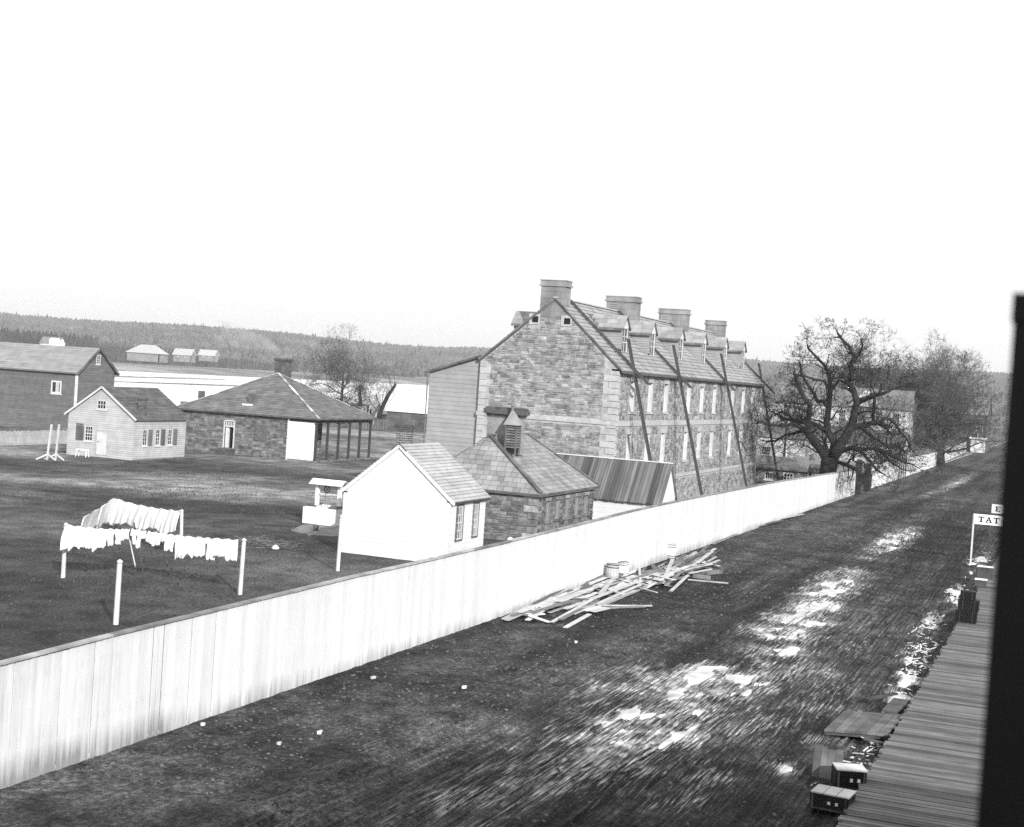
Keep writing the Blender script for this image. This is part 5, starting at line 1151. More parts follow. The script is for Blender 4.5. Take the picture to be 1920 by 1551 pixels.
LF = line_curve('clothes_line', [T1 - Vector((0, 0, .08)), P1 - Vector((0, 0, .25)), T3 - Vector((0, 0, .08))], .07, 'front clothes line strung between two white posts')
bl0 = AX(165, 985, T1.x + 6); LB = line_curve('clothes_line', [T1 - Vector((0, 0, .1)), P3, T4 - Vector((0, 0, .08))], .10, 'back clothes line lifted to a peak by the tall prop')
def on(line, t):
    t = t * (len(line) - 1); i = min(int(t), len(line) - 2); return line[i].lerp(line[i + 1], t - i)
def linen(line, t0, t1, ln, bil, label, group, ragged=.0, kind='sheet', sd=0):
    nu, nv = 22, 16; rr = random.Random(sd); V = []; ph = rr.random() * 6; wnd = Vector((-.75, -.25, 0)).normalized()
    for j in range(nv + 1):
        for i in range(nu + 1):
            u = i / nu; v = j / nv; p = on(line, t0 + (t1 - t0) * u); L_ = ln * (1 + .10 * math.sin(u * 5 + ph) + ragged * (math.sin(u * 17 + ph) * .5 + math.sin(u * 31 + ph * 2) * .3))
            lift = bil * (v ** 1.2); fold = .06 * math.sin(u * 26 + ph + v * 2) * (.4 + v) + .06 * math.sin(u * 11 + v * 4 + ph) + .03 * math.sin(u * 47 + v * 3)
            z = p.z + .01 - L_ * v * math.sqrt(max(.1, 1 - min(.9, bil * bil)))
            if j == 0: z += .02 * math.sin(u * 14)
            V.append(p + wnd * (lift * L_ * .8 + .22 * bil * math.sin(math.pi * v) + fold) - Vector((0, 0, p.z - z)))
    F = [(j * (nu + 1) + i, j * (nu + 1) + i + 1, (j + 1) * (nu + 1) + i + 1, (j + 1) * (nu + 1) + i) for j in range(nv) for i in range(nu)]
    if kind == 'shirt': F = [f for k, f in enumerate(F) if not ((k // nu) > 6 and ((k % nu) < 5 or (k % nu) > 16))]
    elif kind == 'drawers': F = [f for k, f in enumerate(F) if not ((k // nu) > 4 and 9 < (k % nu) < 12)]
    me = bpy.data.meshes.new('linen'); o0 = on(line, t0); me.from_pydata([tuple(Vector(v) - o0) for v in V], [], F); me.polygons.foreach_set('use_smooth', [True] * len(me.polygons))
    o = link({'sheet': 'bed_sheet', 'shirt': 'shirt', 'drawers': 'drawers', 'towel': 'towel'}[kind], me, None, M['cloth'], o0)
    md = o.modifiers.new('thick', 'SOLIDIFY'); md.thickness = .012
    return tag(o, label, 'laundry', group)
gF = 'washing on the front line'; gB = 'washing on the back line'
linen(LF, .005, .17, 1.0, .62, 'wide white sheet blowing at the left end of the front line', gF, .12, 'sheet', 1)
linen(LF, .165, .33, .85, .6, 'white sheet next to the leftmost one on the front line', gF, .15, 'sheet', 2)
linen(LF, .325, .42, .62, .35, 'white drawers hanging left of the dark prop', gF, .1, 'drawers', 3)
linen(LF, .415, .475, .42, .3, 'small white towel hanging just right of the dark prop', gF, .1, 'towel', 4)
linen(LF, .48, .56, .62, .2, 'white shirt hanging nearest the middle of the front line', gF, .08, 'shirt', 5)
linen(LF, .565, .63, .45, .25, 'short white towel between two shirts on the front line', gF, .08, 'towel', 6)
linen(LF, .635, .705, .66, .2, 'white shirt just left of the long right-hand cloths', gF, .08, 'shirt', 7)
linen(LF, .70, .80, .78, .22, 'long white cloth with ragged hem, right half of the front line', gF, .16, 'sheet', 8)
linen(LF, .795, .875, .76, .2, 'white drawers second from the right end of the front line', gF, .12, 'drawers', 9)
linen(LF, .87, .975, .72, .22, 'white sheet nearest the right post of the front line', gF, .10, 'sheet', 10)
linen(LB, .16, .37, .95, .6, 'white sheet rising to the peak of the back line', gB, .1, 'sheet', 11)
linen(LB, .355, .545, 1.35, .6, 'big white sheet hanging from the peak of the back line', gB, .06, 'sheet', 12)
linen(LB, .53, .725, 1.25, .6, 'white billowing sheet in the middle of the back line', gB, .06, 'sheet', 13)
linen(LB, .71, .865, 1.15, .6, 'white sheet second from the right end of the back line', gB, .06, 'sheet', 14)
linen(LB, .855, .99, 1.1, .55, 'white sheet touching the right post of the back line', gB, .06, 'sheet', 15)
# brush heap and white bundle beyond the right post
c0 = G(490, 1023); V = []
for i in range(260):
    c = c0 + Vector((random.gauss(0, .45), random.gauss(0, .9), .02 + random.random() * .25)); a = random.random() * 6.28; d = Vector((math.cos(a), math.sin(a), random.uniform(-.2, .3))) * random.uniform(.2, .6); V.append([*c, *(c + d), .012, .006])
o = link('brush_heap', np_mesh('brush_heap', *seg_mesh(V, 4)), None, M['wood']); tag(o, 'low heap of cut brushwood on the grass right of the washing', 'brushwood', kind='stuff')
b = G(516, 1030); q = MB().lathe((b.x, b.y, 0), [(.16, 0), (.2, .06), (.12, .15), (.03, .2)], 7); tag(q.build('linen_bundle', M['cloth'], smooth=True, loc=b), 'white bundle lying at the right end of the brush heap', 'bundle')
# T-shaped drying props by the cottage, sawhorse
for i, (px, py, tx, ty) in enumerate([(88, 862, 97, 796), (104, 862, 111, 796)]):
    b = G(px, py); t = AX(tx, ty, b.x); tt = thing('drying_stand', b, ['left', 'right'][i] + ' of two tall white stands with splayed feet left of the cottage', 'stand', 'tall white stands by the cottage')
    MB().beam(b, t, .12, .12, (1, 0, 0)).build('post', M['offwhite'], tt)
    for k in range(3):
        a = k * 2.09 + .5; MB().beam(b + Vector((math.cos(a) * .85, math.sin(a) * .85, .0)), b + (t - b) * .16, .09, .09).build('foot', M['offwhite'], tt)
b = G(154, 857); tt = thing('trestle_bench', b, 'small white trestle bench in front of the cottage', 'bench'); MB().box(b.x - .15, b.x + .15, b.y - .55, b.y + .55, .55, .62).build('seat', M['white'], tt)
for sx in (-.13, .13):
    for sy in (-.45, .45): MB().beam((b.x + sx * 1.5, b.y + sy * 1.1, 0), (b.x + sx * .8, b.y + sy, .55), .06, .06, (1, 0, 0)).build('leg', M['white'], tt)

# ================================================================== TREES
def grow(segs, p, d, r, L_, lvl, maxl, rr, spread=.7, droop=0.0, kink=.22, nchild=(3, 5), rmin=.008):
    """one branch: a crooked run of segments with side branches; appends (p0,p1,r0,r1)."""
    n = max(2, int(L_ / (.30 if lvl > 1 else .5))); st_ = L_ / n; p = p.copy(); d = d.normalized(); r0 = r; kids = []
    for i in range(n):
        d = (d + Vector((rr.gauss(0, kink), rr.gauss(0, kink), rr.gauss(0, kink) + .05 - droop))).normalized(); q = p + d * st_; r1 = max(rmin * .6, r * (1 - (i + 1) / n * .75))
        segs.append((*p, *q, r0, r1)); p = q; r0 = r1
        if lvl < maxl and i >= n * .2: kids.append((p.copy(), d.copy(), r1, (i + 1) / n))
    if lvl < maxl and kids:
        k = rr.randint(*nchild)
        for j in range(k):
            kp, kd, kr, kt = kids[min(len(kids) - 1, int((j + rr.random()) / k * len(kids)))]
            ax = Vector((rr.gauss(0, 1), rr.gauss(0, 1), rr.gauss(0, .8))); s = (ax - kd * ax.dot(kd)).normalized()
            grow(segs, kp, kd * (1 - spread * .55) + s * spread, max(rmin, kr * .62), L_ * rr.uniform(.45, .72), lvl + 1, maxl, rr, spread, droop, kink, nchild, rmin)
        grow(segs, p, d, max(rmin, r0 * .9), L_ * .5, lvl + 1, maxl, rr, spread, droop, kink, nchild, rmin)
def seg_part(name, segs, m, parent, n=3):
    V, F = seg_mesh(segs, n); o0 = np.array(ORG[parent.name]); return link(name, np_mesh(name, V - o0, F), parent, m)
# the great bare oak: limbs surveyed from the photograph, given depth of their own
TX = 125.0; rr = random.Random(5)
def tp(px, py, dx=0.0): p = AX(px, py, TX); s = (TX + dx) / TX; return Vector((TX + dx, p.y * s, EYE + (p.z - EYE) * s))
base = tp(1551, 893); oak = thing('bare_oak', (base.x, base.y, 0), 'great gnarled bare oak with forked trunk behind the white fence, left of the gateposts', 'tree')
wood = MB(); wood.tube([(base.x + .1, base.y - .1, -.2), tuple(tp(1551.5, 905)), tuple(tp(1552.5, 885)), tuple(tp(1555, 868)), tuple(tp(1557, 858))], [1.05, .80, .70, .74, .66], 14)
wood.build('trunk', M['bark'], oak, smooth=True)
limbs = [  # points in the survey, start radius, end radius, depth run
    ([(1554, 868), (1547, 855), (1540, 846), (1526, 827), (1516, 812), (1517, 799), (1511, 790), (1519, 776), (1518, 757), (1508, 746), (1501, 728), (1492, 712)], .36, .07, -2.0),
    ([(1516, 812), (1506, 805), (1500, 801), (1488, 795), (1467, 799), (1446, 797), (1424, 792)], .22, .04, -3.5),
    ([(1516, 810), (1503, 808), (1490, 812), (1472, 816), (1455, 826), (1438, 829)], .15, .03, 3.5),
    ([(1510, 792), (1504, 788), (1488, 789), (1467, 785), (1456, 777), (1444, 770)], .15, .03, 2.0),
    ([(1488, 789), (1478, 778), (1468, 772), (1452, 778)], .10, .03, 4),
    ([(1558, 862), (1563, 845), (1564, 830), (1553, 811), (1550.5, 792), (1553, 772), (1555, 751), (1557, 731), (1556, 712), (1552, 697), (1547, 687), (1532, 670), (1515, 652)], .34, .04, 2.0),
    ([(1552, 812), (1535, 799), (1519, 793), (1505, 789)], .17, .09, 0),
    ([(1551, 762), (1543, 752), (1534, 753), (1526, 740), (1513, 720), (1504, 703), (1500, 683)], .16, .04, 3),
    ([(1556, 733), (1546, 715), (1528, 712), (1510, 706), (1490, 703)], .11, .03, -2),
    ([(1560, 862), (1572, 842), (1588, 815), (1598, 796), (1603, 772), (1607.5, 753), (1600, 731), (1590, 717), (1597, 700), (1596, 681), (1603, 668), (1592, 650), (1578, 636), (1571, 626)], .38, .04, -1.5),
    ([(1588, 719), (1573, 713), (1562, 725), (1556, 738)], .12, .05, 0),
    ([(1598, 681), (1612, 665), (1618, 648), (1614, 636)], .08, .03, -2),
    ([(1607, 755), (1622, 748), (1636, 744), (1649, 738), (1654, 723), (1664, 709), (1668, 690)], .22, .04, 2.5),
    ([(1640, 744), (1640, 765), (1637, 780), (1638, 793)], .11, .07, 2),
    ([(1649, 740), (1665, 735), (1680, 726), (1690, 712)], .12, .03, 3),
    ([(1597, 800), (1610, 799), (1620, 797), (1638, 793), (1653, 796), (1662, 803), (1672, 800)], .22, .06, 3),
    ([(1650, 794), (1659, 784), (1670, 787), (1682, 799), (1690, 812), (1700, 822), (1706, 838)], .14, .03, 1),
    ([(1615, 800), (1625, 811), (1640, 822), (1655, 830), (1668, 842), (1676, 855)], .13, .03, -3),
    ([(1562, 860), (1575, 847), (1592, 841), (1604, 841), (1614, 846), (1621, 854), (1631, 865), (1642, 880), (1654, 888)], .22, .03, -2.5),
    ([(1608, 843), (1620, 842), (1632, 841), (1648, 842), (1662, 850), (1680, 860), (1698, 868), (1712, 872)], .15, .03, 1),
    ([(1640, 842), (1655, 851), (1672, 866), (1690, 880), (1705, 884)], .10, .02, 4),
    ([(1566, 866), (1577, 869), (1588, 872), (1597, 876), (1604, 880)], .13, .08, -3),
    ([(1590, 871), (1594, 862), (1602, 856), (1606, 848)], .06, .02, -4),
    ([(1541, 849), (1530, 848), (1521, 842), (1512, 836), (1503, 836)], .07, .02, -2),
    ([(1553, 848), (1549, 838), (1546, 826), (1541, 820)], .12, .05, 3),
]
segs = []; tw = []
for pts, ra, rb, run in limbs:
    n = len(pts); P_ = [tp(x + rr.uniform(-.6, .6), y + rr.uniform(-.6, .6), run * (i / (n - 1)) ** 1.3 + (rr.uniform(-.3, .3) if i else 0)) for i, (x, y) in enumerate(pts)]; R_ = [ra * 1.3 + (rb * 2.2 - ra * 1.3) * (i / (n - 1)) ** .8 for i in range(n)]
    MB().tube(P_, R_, 8).build('limb', M['bark'], oak, smooth=True)
    for i in range(1, n):
        k = 2 if i > n * .4 else 1 if i > 1 else 0
        for _ in range(k):
            d = (P_[i] - P_[i - 1]).normalized(); ax = Vector((rr.gauss(0, 1), rr.gauss(0, 1), rr.gauss(0, .7))); s = (ax - d * ax.dot(d)).normalized(); t = rr.random()
            grow(tw, P_[i - 1].lerp(P_[i], t), d * .55 + s * .8, max(.04, R_[i] * .52), rr.uniform(.9, 2.1), 1, 4, rr, .8, .01, .32, (2, 4), .014)
    grow(tw, P_[-1], (P_[-1] - P_[-2]).normalized(), R_[-1], rr.uniform(.7, 1.2), 1, 4, rr, .75, .01, .28, (3, 4), .012)
tw = [s for s in tw if s[2] > .8]
o = seg_part('twigs', tw, M['twig'], oak, 3); o['kind'] = 'stuff'
print('oak twigs', len(tw))
def make_tree(name, loc, H_, trunk_r, crown_r, label, m1='bark', m2='twigpale', seed=1, limbs_=14, lvl=4, twl=2.2, fork=.3, up=.8, rmin=.012, nchild=(3, 5), bare=True, lean=(0, 0), kink=.2):
    rr = random.Random(seed); t = thing(name, loc, label, 'tree'); b = Vector(loc); top = b + Vector((lean[0], lean[1], H_ * .8)); fz = H_ * fork
    path = [b - Vector((0, 0, .3)), b + Vector((0, 0, fz * .4)), b + Vector((lean[0] * .3, lean[1] * .3, fz)), b.lerp(top, .55) + Vector((0, 0, 0)), top]
    MB().tube(path, [trunk_r * 1.25, trunk_r, trunk_r * .8, trunk_r * .4, .05], 10).build('trunk', M[m1], t, smooth=True)
    tw = []; lm = MB()
    for i in range(limbs_):
        s = (i + .5) / limbs_; a = i * 2.4 + rr.random(); z = fz * .8 + (H_ * .75 - fz) * s; st_ = b + Vector((lean[0] * s, lean[1] * s, z)); el = up * (.15 + s * .9) + rr.uniform(-.1, .2)
        d = Vector((math.cos(a) * math.cos(el), math.sin(a) * math.cos(el), math.sin(el))); R_ = crown_r * (1 - .35 * abs(s - .4)) * rr.uniform(.8, 1.1); pts = [st_]; q = st_.copy(); rads = [trunk_r * (.34 - .2 * s) * rr.uniform(.5, 1.1)]; d.z += rr.uniform(-.25, .35)
        for k in range(5): d = (d + Vector((rr.gauss(0, .3), rr.gauss(0, .3), rr.gauss(.04, .25)))).normalized(); q = q + d * R_ * .15; pts.append(q.copy()); rads.append(rads[0] * (1 - .16 * (k + 1)))
        lm.tube(pts, rads, 6)
        for k in range(1, 6):
            for _ in range(2):
                ax = Vector((rr.gauss(0, 1), rr.gauss(0, 1), rr.gauss(.2, .7))).normalized(); grow(tw, pts[k], d * .6 + ax * .8, rads[k] * .5, twl * rr.uniform(.6, 1.3), 1, lvl, rr, .65, 0, kink, nchild, rmin)
    lm.build('limb', M[m1], t, smooth=True); o = seg_part('twigs', tw, M[m2], t, 3); o['kind'] = 'stuff'; print(name, 'twigs', len(tw)); return t
p = G(1757, 873); TW = p
make_tree('bare_elm', (p.x, p.y - .3, 0), 12.3, .75, 11.5, 'dense fine-twigged bare tree with short thick trunk on the line of the far fence', seed=3, limbs_=40, lvl=4, twl=2.9, fork=.14, up=.62, rmin=.014, nchild=(3, 5), m2='twigelm', kink=.3)
p = AX(1745, 700, 262); make_tree('bare_maple', (262, 36, 0), 17.5, .6, 10, 'tall pale bare tree behind the dense one, its crown against the sky', seed=8, limbs_=15, lvl=4, twl=3.4, fork=.3, rmin=.02, nchild=(3, 4))
p = AY(1690, 700, 52); make_tree('bare_maple', (p.x - 10, 50, 0), 15, .5, 7.5, 'thin bare tree rising between the oak and the dense fine-twigged tree', seed=12, limbs_=12, lvl=4, twl=2.8, fork=.35, rmin=.02, nchild=(3, 4))
p = AX(1835, 760, 300); make_tree('bare_maple', (318, 30, 0), 14, .4, 7, 'grey bare tree beside the far brick house at the right edge', seed=15, limbs_=10, lvl=3, twl=3.0, fork=.3, rmin=.03)
for i, (px, X_, H_, sd) in enumerate([(1470, 162, 9, 41), (1600, 168, 9.5, 42), (1660, 160, 8.5, 43)]):
    p = AX(px, 860, X_); make_tree('bare_shrub_tree', (X_, p.y, 0), H_, .18, 5.5, ['small bare tree left behind the oak', 'small bare tree straight behind the oak', 'small bare tree behind the right limbs of the oak'][i] + ', before the white range', seed=sd, limbs_=14, lvl=3, twl=2.4, fork=.2, up=.7, rmin=.014, nchild=(3, 4), m2='twigelm')
# trees by the river, left of centre
def at_depth(px, py, D_): d = _ray(px, py); return Vector((0, 0, EYE)) + d * D_
p = at_depth(640, 760, 215); make_tree('bare_elm', (p.x, p.y, 0), 10.0, .5, 9.2, 'broad spreading bare tree by the river beyond the veranda house', seed=21, limbs_=22, lvl=4, twl=2.5, fork=.16, up=.55, rmin=.013, nchild=(2, 4), m1='bark', m2='twigelm')
def pollard(px0, py0, px1, py1, D_, r, label, seed, n=26, shoot=3.0):
    rr = random.Random(seed); b = at_depth(px0, py0, D_); t = at_depth(px1, py1, D_); tt = thing('pollard_tree', b, label, 'tree', 'cut back trees by the river'); mid = b.lerp(t, .5) + Vector((.2, .3, 0))
    MB().tube([b - Vector((0, 0, .8)), b, mid, t], [r * 1.3, r, r * .8, r * .5], 8).build('trunk', M['bark'], tt, smooth=True); tw = []
    for i in range(n): s = rr.random(); p = b.lerp(t, s); grow(tw, p, Vector((rr.gauss(0, .35), rr.gauss(0, .35), 1)), .03, shoot * rr.uniform(.4, 1), 2, 3, rr, .3, 0, .08, (1, 2), .012)
    o = seg_part('twigs', tw, M['twigpale'], tt, 3); o['kind'] = 'stuff'
pollard(712, 775, 742, 720, 205, .35, 'leaning cut back tree with upright shoots, nearest the barracks', 31, 34, 3.4)
pollard(676, 752, 676, 728, 210, .28, 'small brushy cut back tree between the riverside sheds', 32, 30, 2.6)

# ================================================================== RIVERSIDE SHEDS
def simple_gable(name, x0, x1, y0, y1, e, r, label, wallm, roofm, cat='shed', axis='y', z0=-.3, windows=(), door=None, group=None, courses=None, over=.25):
    t = thing(name, (x0, y0, 0), label, cat, group); Ls = {}
    if axis == 'y':   # ridge along Y: gables face +-Y
        xm = (x0 + x1) / 2; walls = [Wall((x0, y1, 0), (0, -1, 0), (-1, 0, 0), y1 - y0, e, z0=z0, openings=[o for w_, o in windows if w_ == 'f']), Wall((x0, y0, 0), (1, 0, 0), (0, -1, 0), x1 - x0, e, top=[(xm - x0, r)], z0=z0, openings=[o for w_, o in windows if w_ == 's']), Wall((x1, y1, 0), (-1, 0, 0), (0, 1, 0), x1 - x0, e, top=[(xm - x0, r)], z0=z0), Wall((x1, y0, 0), (0, 1, 0), (1, 0, 0), y1 - y0, e, z0=z0)]
        s = (r - e) / (xm - x0); faces = [((x0 - over, y1 + over, e + .08 - over * s), (x0 - over, y0 - over, e + .08 - over * s), (xm, y1 + over, r + .1), (xm, y0 - over, r + .1)), ((x1 + over, y0 - over, e + .08 - over * s), (x1 + over, y1 + over, e + .08 - over * s), (xm, y0 - over, r + .1), (xm, y1 + over, r + .1))]
    else:
        ym = (y0 + y1) / 2; walls = [Wall((x0, y1, 0), (0, -1, 0), (-1, 0, 0), y1 - y0, e, top=[(y1 - ym, r)], z0=z0, openings=[o for w_, o in windows if w_ == 'f']), Wall((x0, y0, 0), (1, 0, 0), (0, -1, 0), x1 - x0, e, z0=z0, openings=[o for w_, o in windows if w_ == 's']), Wall((x1, y1, 0), (-1, 0, 0), (0, 1, 0), x1 - x0, e, z0=z0), Wall((x1, y0, 0), (0, 1, 0), (1, 0, 0), y1 - y0, e, top=[(ym - y0, r)], z0=z0)]
        s = (r - e) / (ym - y0); faces = [((x0 - over, y0 - over, e + .08 - over * s), (x1 + over, y0 - over, e + .08 - over * s), (x0 - over, ym, r + .1), (x1 + over, ym, r + .1)), ((x1 + over, y1 + over, e + .08 - over * s), (x0 - over, y1 + over, e + .08 - over * s), (x1 + over, ym, r + .1), (x0 - over, ym, r + .1))]
    for w_ in walls: w_.body(.2).build('wall', M[wallm], t)
    if courses:
        for w_ in walls[:2]: pieces('board', w_.courses(courses, (2, 5), proud=.01, tilt=.012), M[wallm], t, 40)
    for w_, o in windows: walls[0 if w_ == 'f' else 1].window(t, *o, .06, 3, 3, 'offwhite', .09, bar=.05)
    if door: q = MB(); walls[0].slab(q, *door, .01, .06); q.build('door', M['wooddark'], t)
    mb = MB()
    for f in faces: mb.prism([Vector(f[0]), Vector(f[1]), Vector(f[3]), Vector(f[2])], (0, 0, -.1))
    mb.build('roof', M[roofm], t); return t
M['snowroof'] = mat('snow_covered_roof', .80, .05, 1, .7)
Ds = 200
def span(px0, px1, pybase, D_, pye, pyr):
    """ground box seen between two columns of the survey: Y range at the given X, eave and ridge heights"""
    b = at_depth((px0 + px1) / 2, pybase, D_); X_ = b.x; ya = AX(px0, pybase, X_).y; yb_ = AX(px1, pybase, X_).y; return X_, yb_, ya, AX((px0 + px1) / 2, pye, X_).z, AX((px0 + px1) / 2, pyr, X_).z
X_, y0, y1, e, r = span(724, 830, 798, 205, 772, 740)
simple_gable('riverside_shed', X_, X_ + 7, y0, y1, e, r, 'long low shed with snow white roof just left of the barracks lean-to', 'shingle', 'snowroof', door=(y1 - y0 - 4.2, y1 - y0 - 2.2, 0, 2.3), courses=.4)
X_, y0, y1, e, r = span(694, 716, 775, 212, 768, 737); simple_gable('riverside_shed', X_, X_ + 9, y0, y1, e, r, 'narrow pale shed with its gable end towards the yard', 'clap', 'snowroof', axis='x')
X_, y0, y1, e, r = span(640, 690, 775, 225, 755, 732); simple_gable('riverside_shed', X_, X_ + 8, y0, y1, e, r, 'white roofed shed behind the right slope of the veranda house', 'offwhite', 'snowroof')
X_, y0, y1, e, r = span(606, 645, 765, 235, 745, 728); simple_gable('riverside_shed', X_, X_ + 8, y0, y1, e, r, 'farthest white roofed shed under the spreading riverside tree', 'clap', 'snowroof')
a = at_depth(690, 802, 196); b = at_depth(760, 806, 196); a.z = b.z = 0; paling('low_fence', at_depth(652, 800, 200) * 1, at_depth(726, 803, 200), 1.5, 'low grey yard fence before the riverside sheds', .4, 'shingle', w_=.3)
bpy.data.objects['low_fence'].location.z = 0
for px in (677 - 300, 400):   # chimney-like posts beyond the left slope of the veranda house
    p = at_depth(px, 755, 180); z1_ = at_depth(px, 733 if px < 390 else 740, 180).z; tag(MB().box(p.x - .3, p.x + .3, p.y - .3, p.y + .3, 0, z1_).build('landing_post', M['shingle'], loc=(p.x, p.y, 0)), 'grey square post on the bank, ' + ('taller left one' if px < 390 else 'shorter right one') + ' beyond the veranda house roof', 'post', 'posts on the river bank')
p = at_depth(338, 768, 170); q = at_depth(362, 768, 170); tag(MB().beam((p.x, p.y, 1.5), (q.x, q.y, 1.5), .3, 3.4).build('bank_wall', M['pole'], loc=p), 'dark board wall on the bank glimpsed between cottage and veranda house', 'wall')

# ================================================================== FARMS across the river
def farm(px0, px1, base, eave, ridge, label, hip=False, D_=830, wallm='barnpale', roofm='clap', door=True, axis='y'):
    b = at_depth((px0 + px1) / 2, base, D_); X_ = b.x; ya = AX(px0, base, X_).y; yb_ = AX(px1, base, X_).y; o = AX((px0 + px1) / 2, base, X_).z; e = AX((px0 + px1) / 2, eave, X_).z; r = AX((px0 + px1) / 2, ridge, X_).z
    d_ = (ya - yb_) * .4; wn = [('f', ((ya - yb_) * f - .9, (ya - yb_) * f + .9, o + (e - o) * .35, o + (e - o) * .8)) for f in (.3, .7)] if door else []
    if hip:
        t = thing('far_barn', (X_, yb_, o), label, 'barn'); Wall((X_, ya, 0), (0, -1, 0), (-1, 0, 0), ya - yb_, e, z0=o - 2).body(.5).build('wall', M[wallm], t); Wall((X_, yb_, 0), (1, 0, 0), (0, -1, 0), d_, e, z0=o - 2).body(.5).build('wall', M[wallm], t)
        w3 = (ya - yb_) * .27; A, B, C_, D = Vector((X_ - 1, ya + 1, e)), Vector((X_ - 1, yb_ - 1, e)), Vector((X_ + d_, yb_ - 1, e)), Vector((X_ + d_, ya + 1, e)); R0 = Vector((X_ + d_ / 2, ya - w3, r)); R1 = Vector((X_ + d_ / 2, yb_ + w3, r)); q = MB(); q.poly([A, B, R1, R0]); q.poly([B, C_, R1]); q.poly([C_, D, R0, R1]); q.poly([D, A, R0]); q.build('roof', M[roofm], t); return t
    return simple_gable('farmhouse', X_, X_ + d_, yb_, ya, e, r, label, wallm, roofm, 'farmhouse', axis, z0=o - 2, windows=wn, over=.5)
farm(238, 298, 671, 662, 646, 'large pale hip-roofed barn on the far bank, right of the dark conifers', True)
farm(324, 358, 672, 664, 654, 'pale farmhouse across the river between the big barn and the smallest one')
farm(372, 402, 671, 665, 656, 'smallest pale farmhouse across the river, farthest right of the row')
fm = farm(75, 110, 650, 643, 632, 'white farmhouse with a small dormer showing above the barn ridge', wallm='white', roofm='barnpale', door=False)
p = at_depth(95, 641, 812); MB().box(p.x, p.x + 6, p.y - 1.0, p.y + 1.0, p.z - 3, p.z + .6).prism([(p.x, p.y - 1.4, p.z + .6), (p.x, p.y + 1.4, p.z + .6), (p.x, p.y, p.z + 2.2)], (7, 0, 0)).build('dormer', M['white'], fm)

# ================================================================== RIGHT BACKGROUND
# low stone outbuilding with dark roof behind the fence
X_ = 137.0; yl_ = AX(1400, 880, X_).y; yr_ = AX(1512, 884, X_).y; e = AX(1465, 879, X_).z; r = AX(1465, 857, X_ + 3.5).z
ob = thing('low_stone_outbuilding', (X_, yr_, -1), 'low stone outbuilding with dark roof and small paned windows beyond the barracks', 'outbuilding')
def oo(x0, x1, y0_, y1_): return (yl_ - AX(x0, 890, X_).y, yl_ - AX(x1, 890, X_).y, AX((x0 + x1) / 2, y1_, X_).z, AX((x0 + x1) / 2, y0_, X_).z)
w1, w2 = oo(1434, 1449, 885, 899), oo(1469, 1488, 887, 902)
ow = Wall((X_, yl_, 0), (0, -1, 0), (-1, 0, 0), yl_ - yr_, e, z0=-1.5, openings=[w1, w2]); ow.body(.4).build('wall', M['mortar_dark'], ob); pieces('stone', ow.stones(h=(.14, .28), wd=(.25, .6), proud=.05), M['stone_dark'], ob, 150)
for w_ in (w1, w2): ow.window(ob, *w_, .05, 3, 2, 'offwhite', .08, bar=.05)
os_ = Wall((X_, yr_, 0), (1, 0, 0), (0, -1, 0), 7, e, z0=-1.5); os_.body(.4).build('wall', M['stone_dark'], ob)
A = (X_ - .3, yl_ + 3, e); B = (X_ - .3, yr_ - .3, e); R0 = (X_ + 3.5, yl_ + 3, r); R1 = (X_ + 3.5, yr_ + 2.6, r)
orf = roof(ob, [(A, B, R0, R1), (B, (X_ + 7.3, yr_ - .3, e), R1, R1)], M['slate_dark'], M['slate_dark'], .35, (.6, 1.4), limit=100)
X2 = 146.0; ya = AX(1480, 862, X2).y; yb_ = AX(1605, 880, X2).y; r2 = AX(1540, 862, X2 + 4).z; e2 = AX(1540, 886, X2).z
simple_gable('long_dark_roofed_shed', X2, X2 + 8, yb_, ya, e2, r2, 'long dark-roofed shed behind the trunk of the great oak', 'stone_dark', 'slate_dark', z0=-1.5)
# small hut with dark roof
X3 = 128; y0_ = AX(1543, 890, X3).y; y1_ = AX(1517, 890, X3).y; simple_gable('small_hut', X3, X3 + 2.2, y0_, y1_, AX(1530, 885, X3).z, AX(1530, 874, X3).z, 'tiny white hut with dark pitched roof left of the oak trunk', 'offwhite', 'brickd', 'hut', over=.15)
# white-walled long building, and the bigger house behind it
X4 = 175; y0_ = AX(1690, 850, X4).y; y1_ = AX(1395, 840, X4).y; eL = AX(1500, 823, X4).z; 
wl4 = simple_gable('whitewashed_range', X4, X4 + 9, y0_, y1_, eL, eL + 1.6, 'long whitewashed range seen through the lower branches of the oak', 'white', 'barnpale', 'building', z0=-1.5)
X5 = 205; y0_ = AX(1702, 790, X5).y; y1_ = AX(1448, 775, X5).y; e5 = AX(1600, 762, X5).z; r5 = AX(1600, 728, X5 + 5).z
def o5(px, py): c = AX(px, py, X5); u = y1_ - c.y; return ('f', (u - .5, u + .5, c.z - .85, c.z + .85))
bh = simple_gable('white_house', X5, X5 + 10, y0_, y1_, e5, r5, 'large white two storey house behind the crown of the oak, dark windows in a row', 'offwhite', 'barnpale', 'house', z0=-1, windows=[o5(1475, 770), o5(1508, 773), o5(1544, 776), o5(1579, 779), o5(1616, 781), o5(1648, 783), o5(1680, 786)], courses=.5)
pa = AX(1622, 745, X5 - .5); MB().prism([(X5 - .6, pa.y - 2.2, e5 + .1), (X5 - .6, pa.y + 2.2, e5 + .1), (X5 - .6, pa.y, e5 + 2.3)], (4, 0, 0)).build('gablet', M['white'], bh)
# dark palings in front of it
a = AX(1640, 838, 168); b = AX(1702, 842, 168); pf = paling('dark_paling_fence', Vector((168, a.y, 0)), Vector((168, b.y, 0)), 3.0, 'tall dark paling fence in front of the white range, right of the oak', .22, 'shingle', w_=.15)
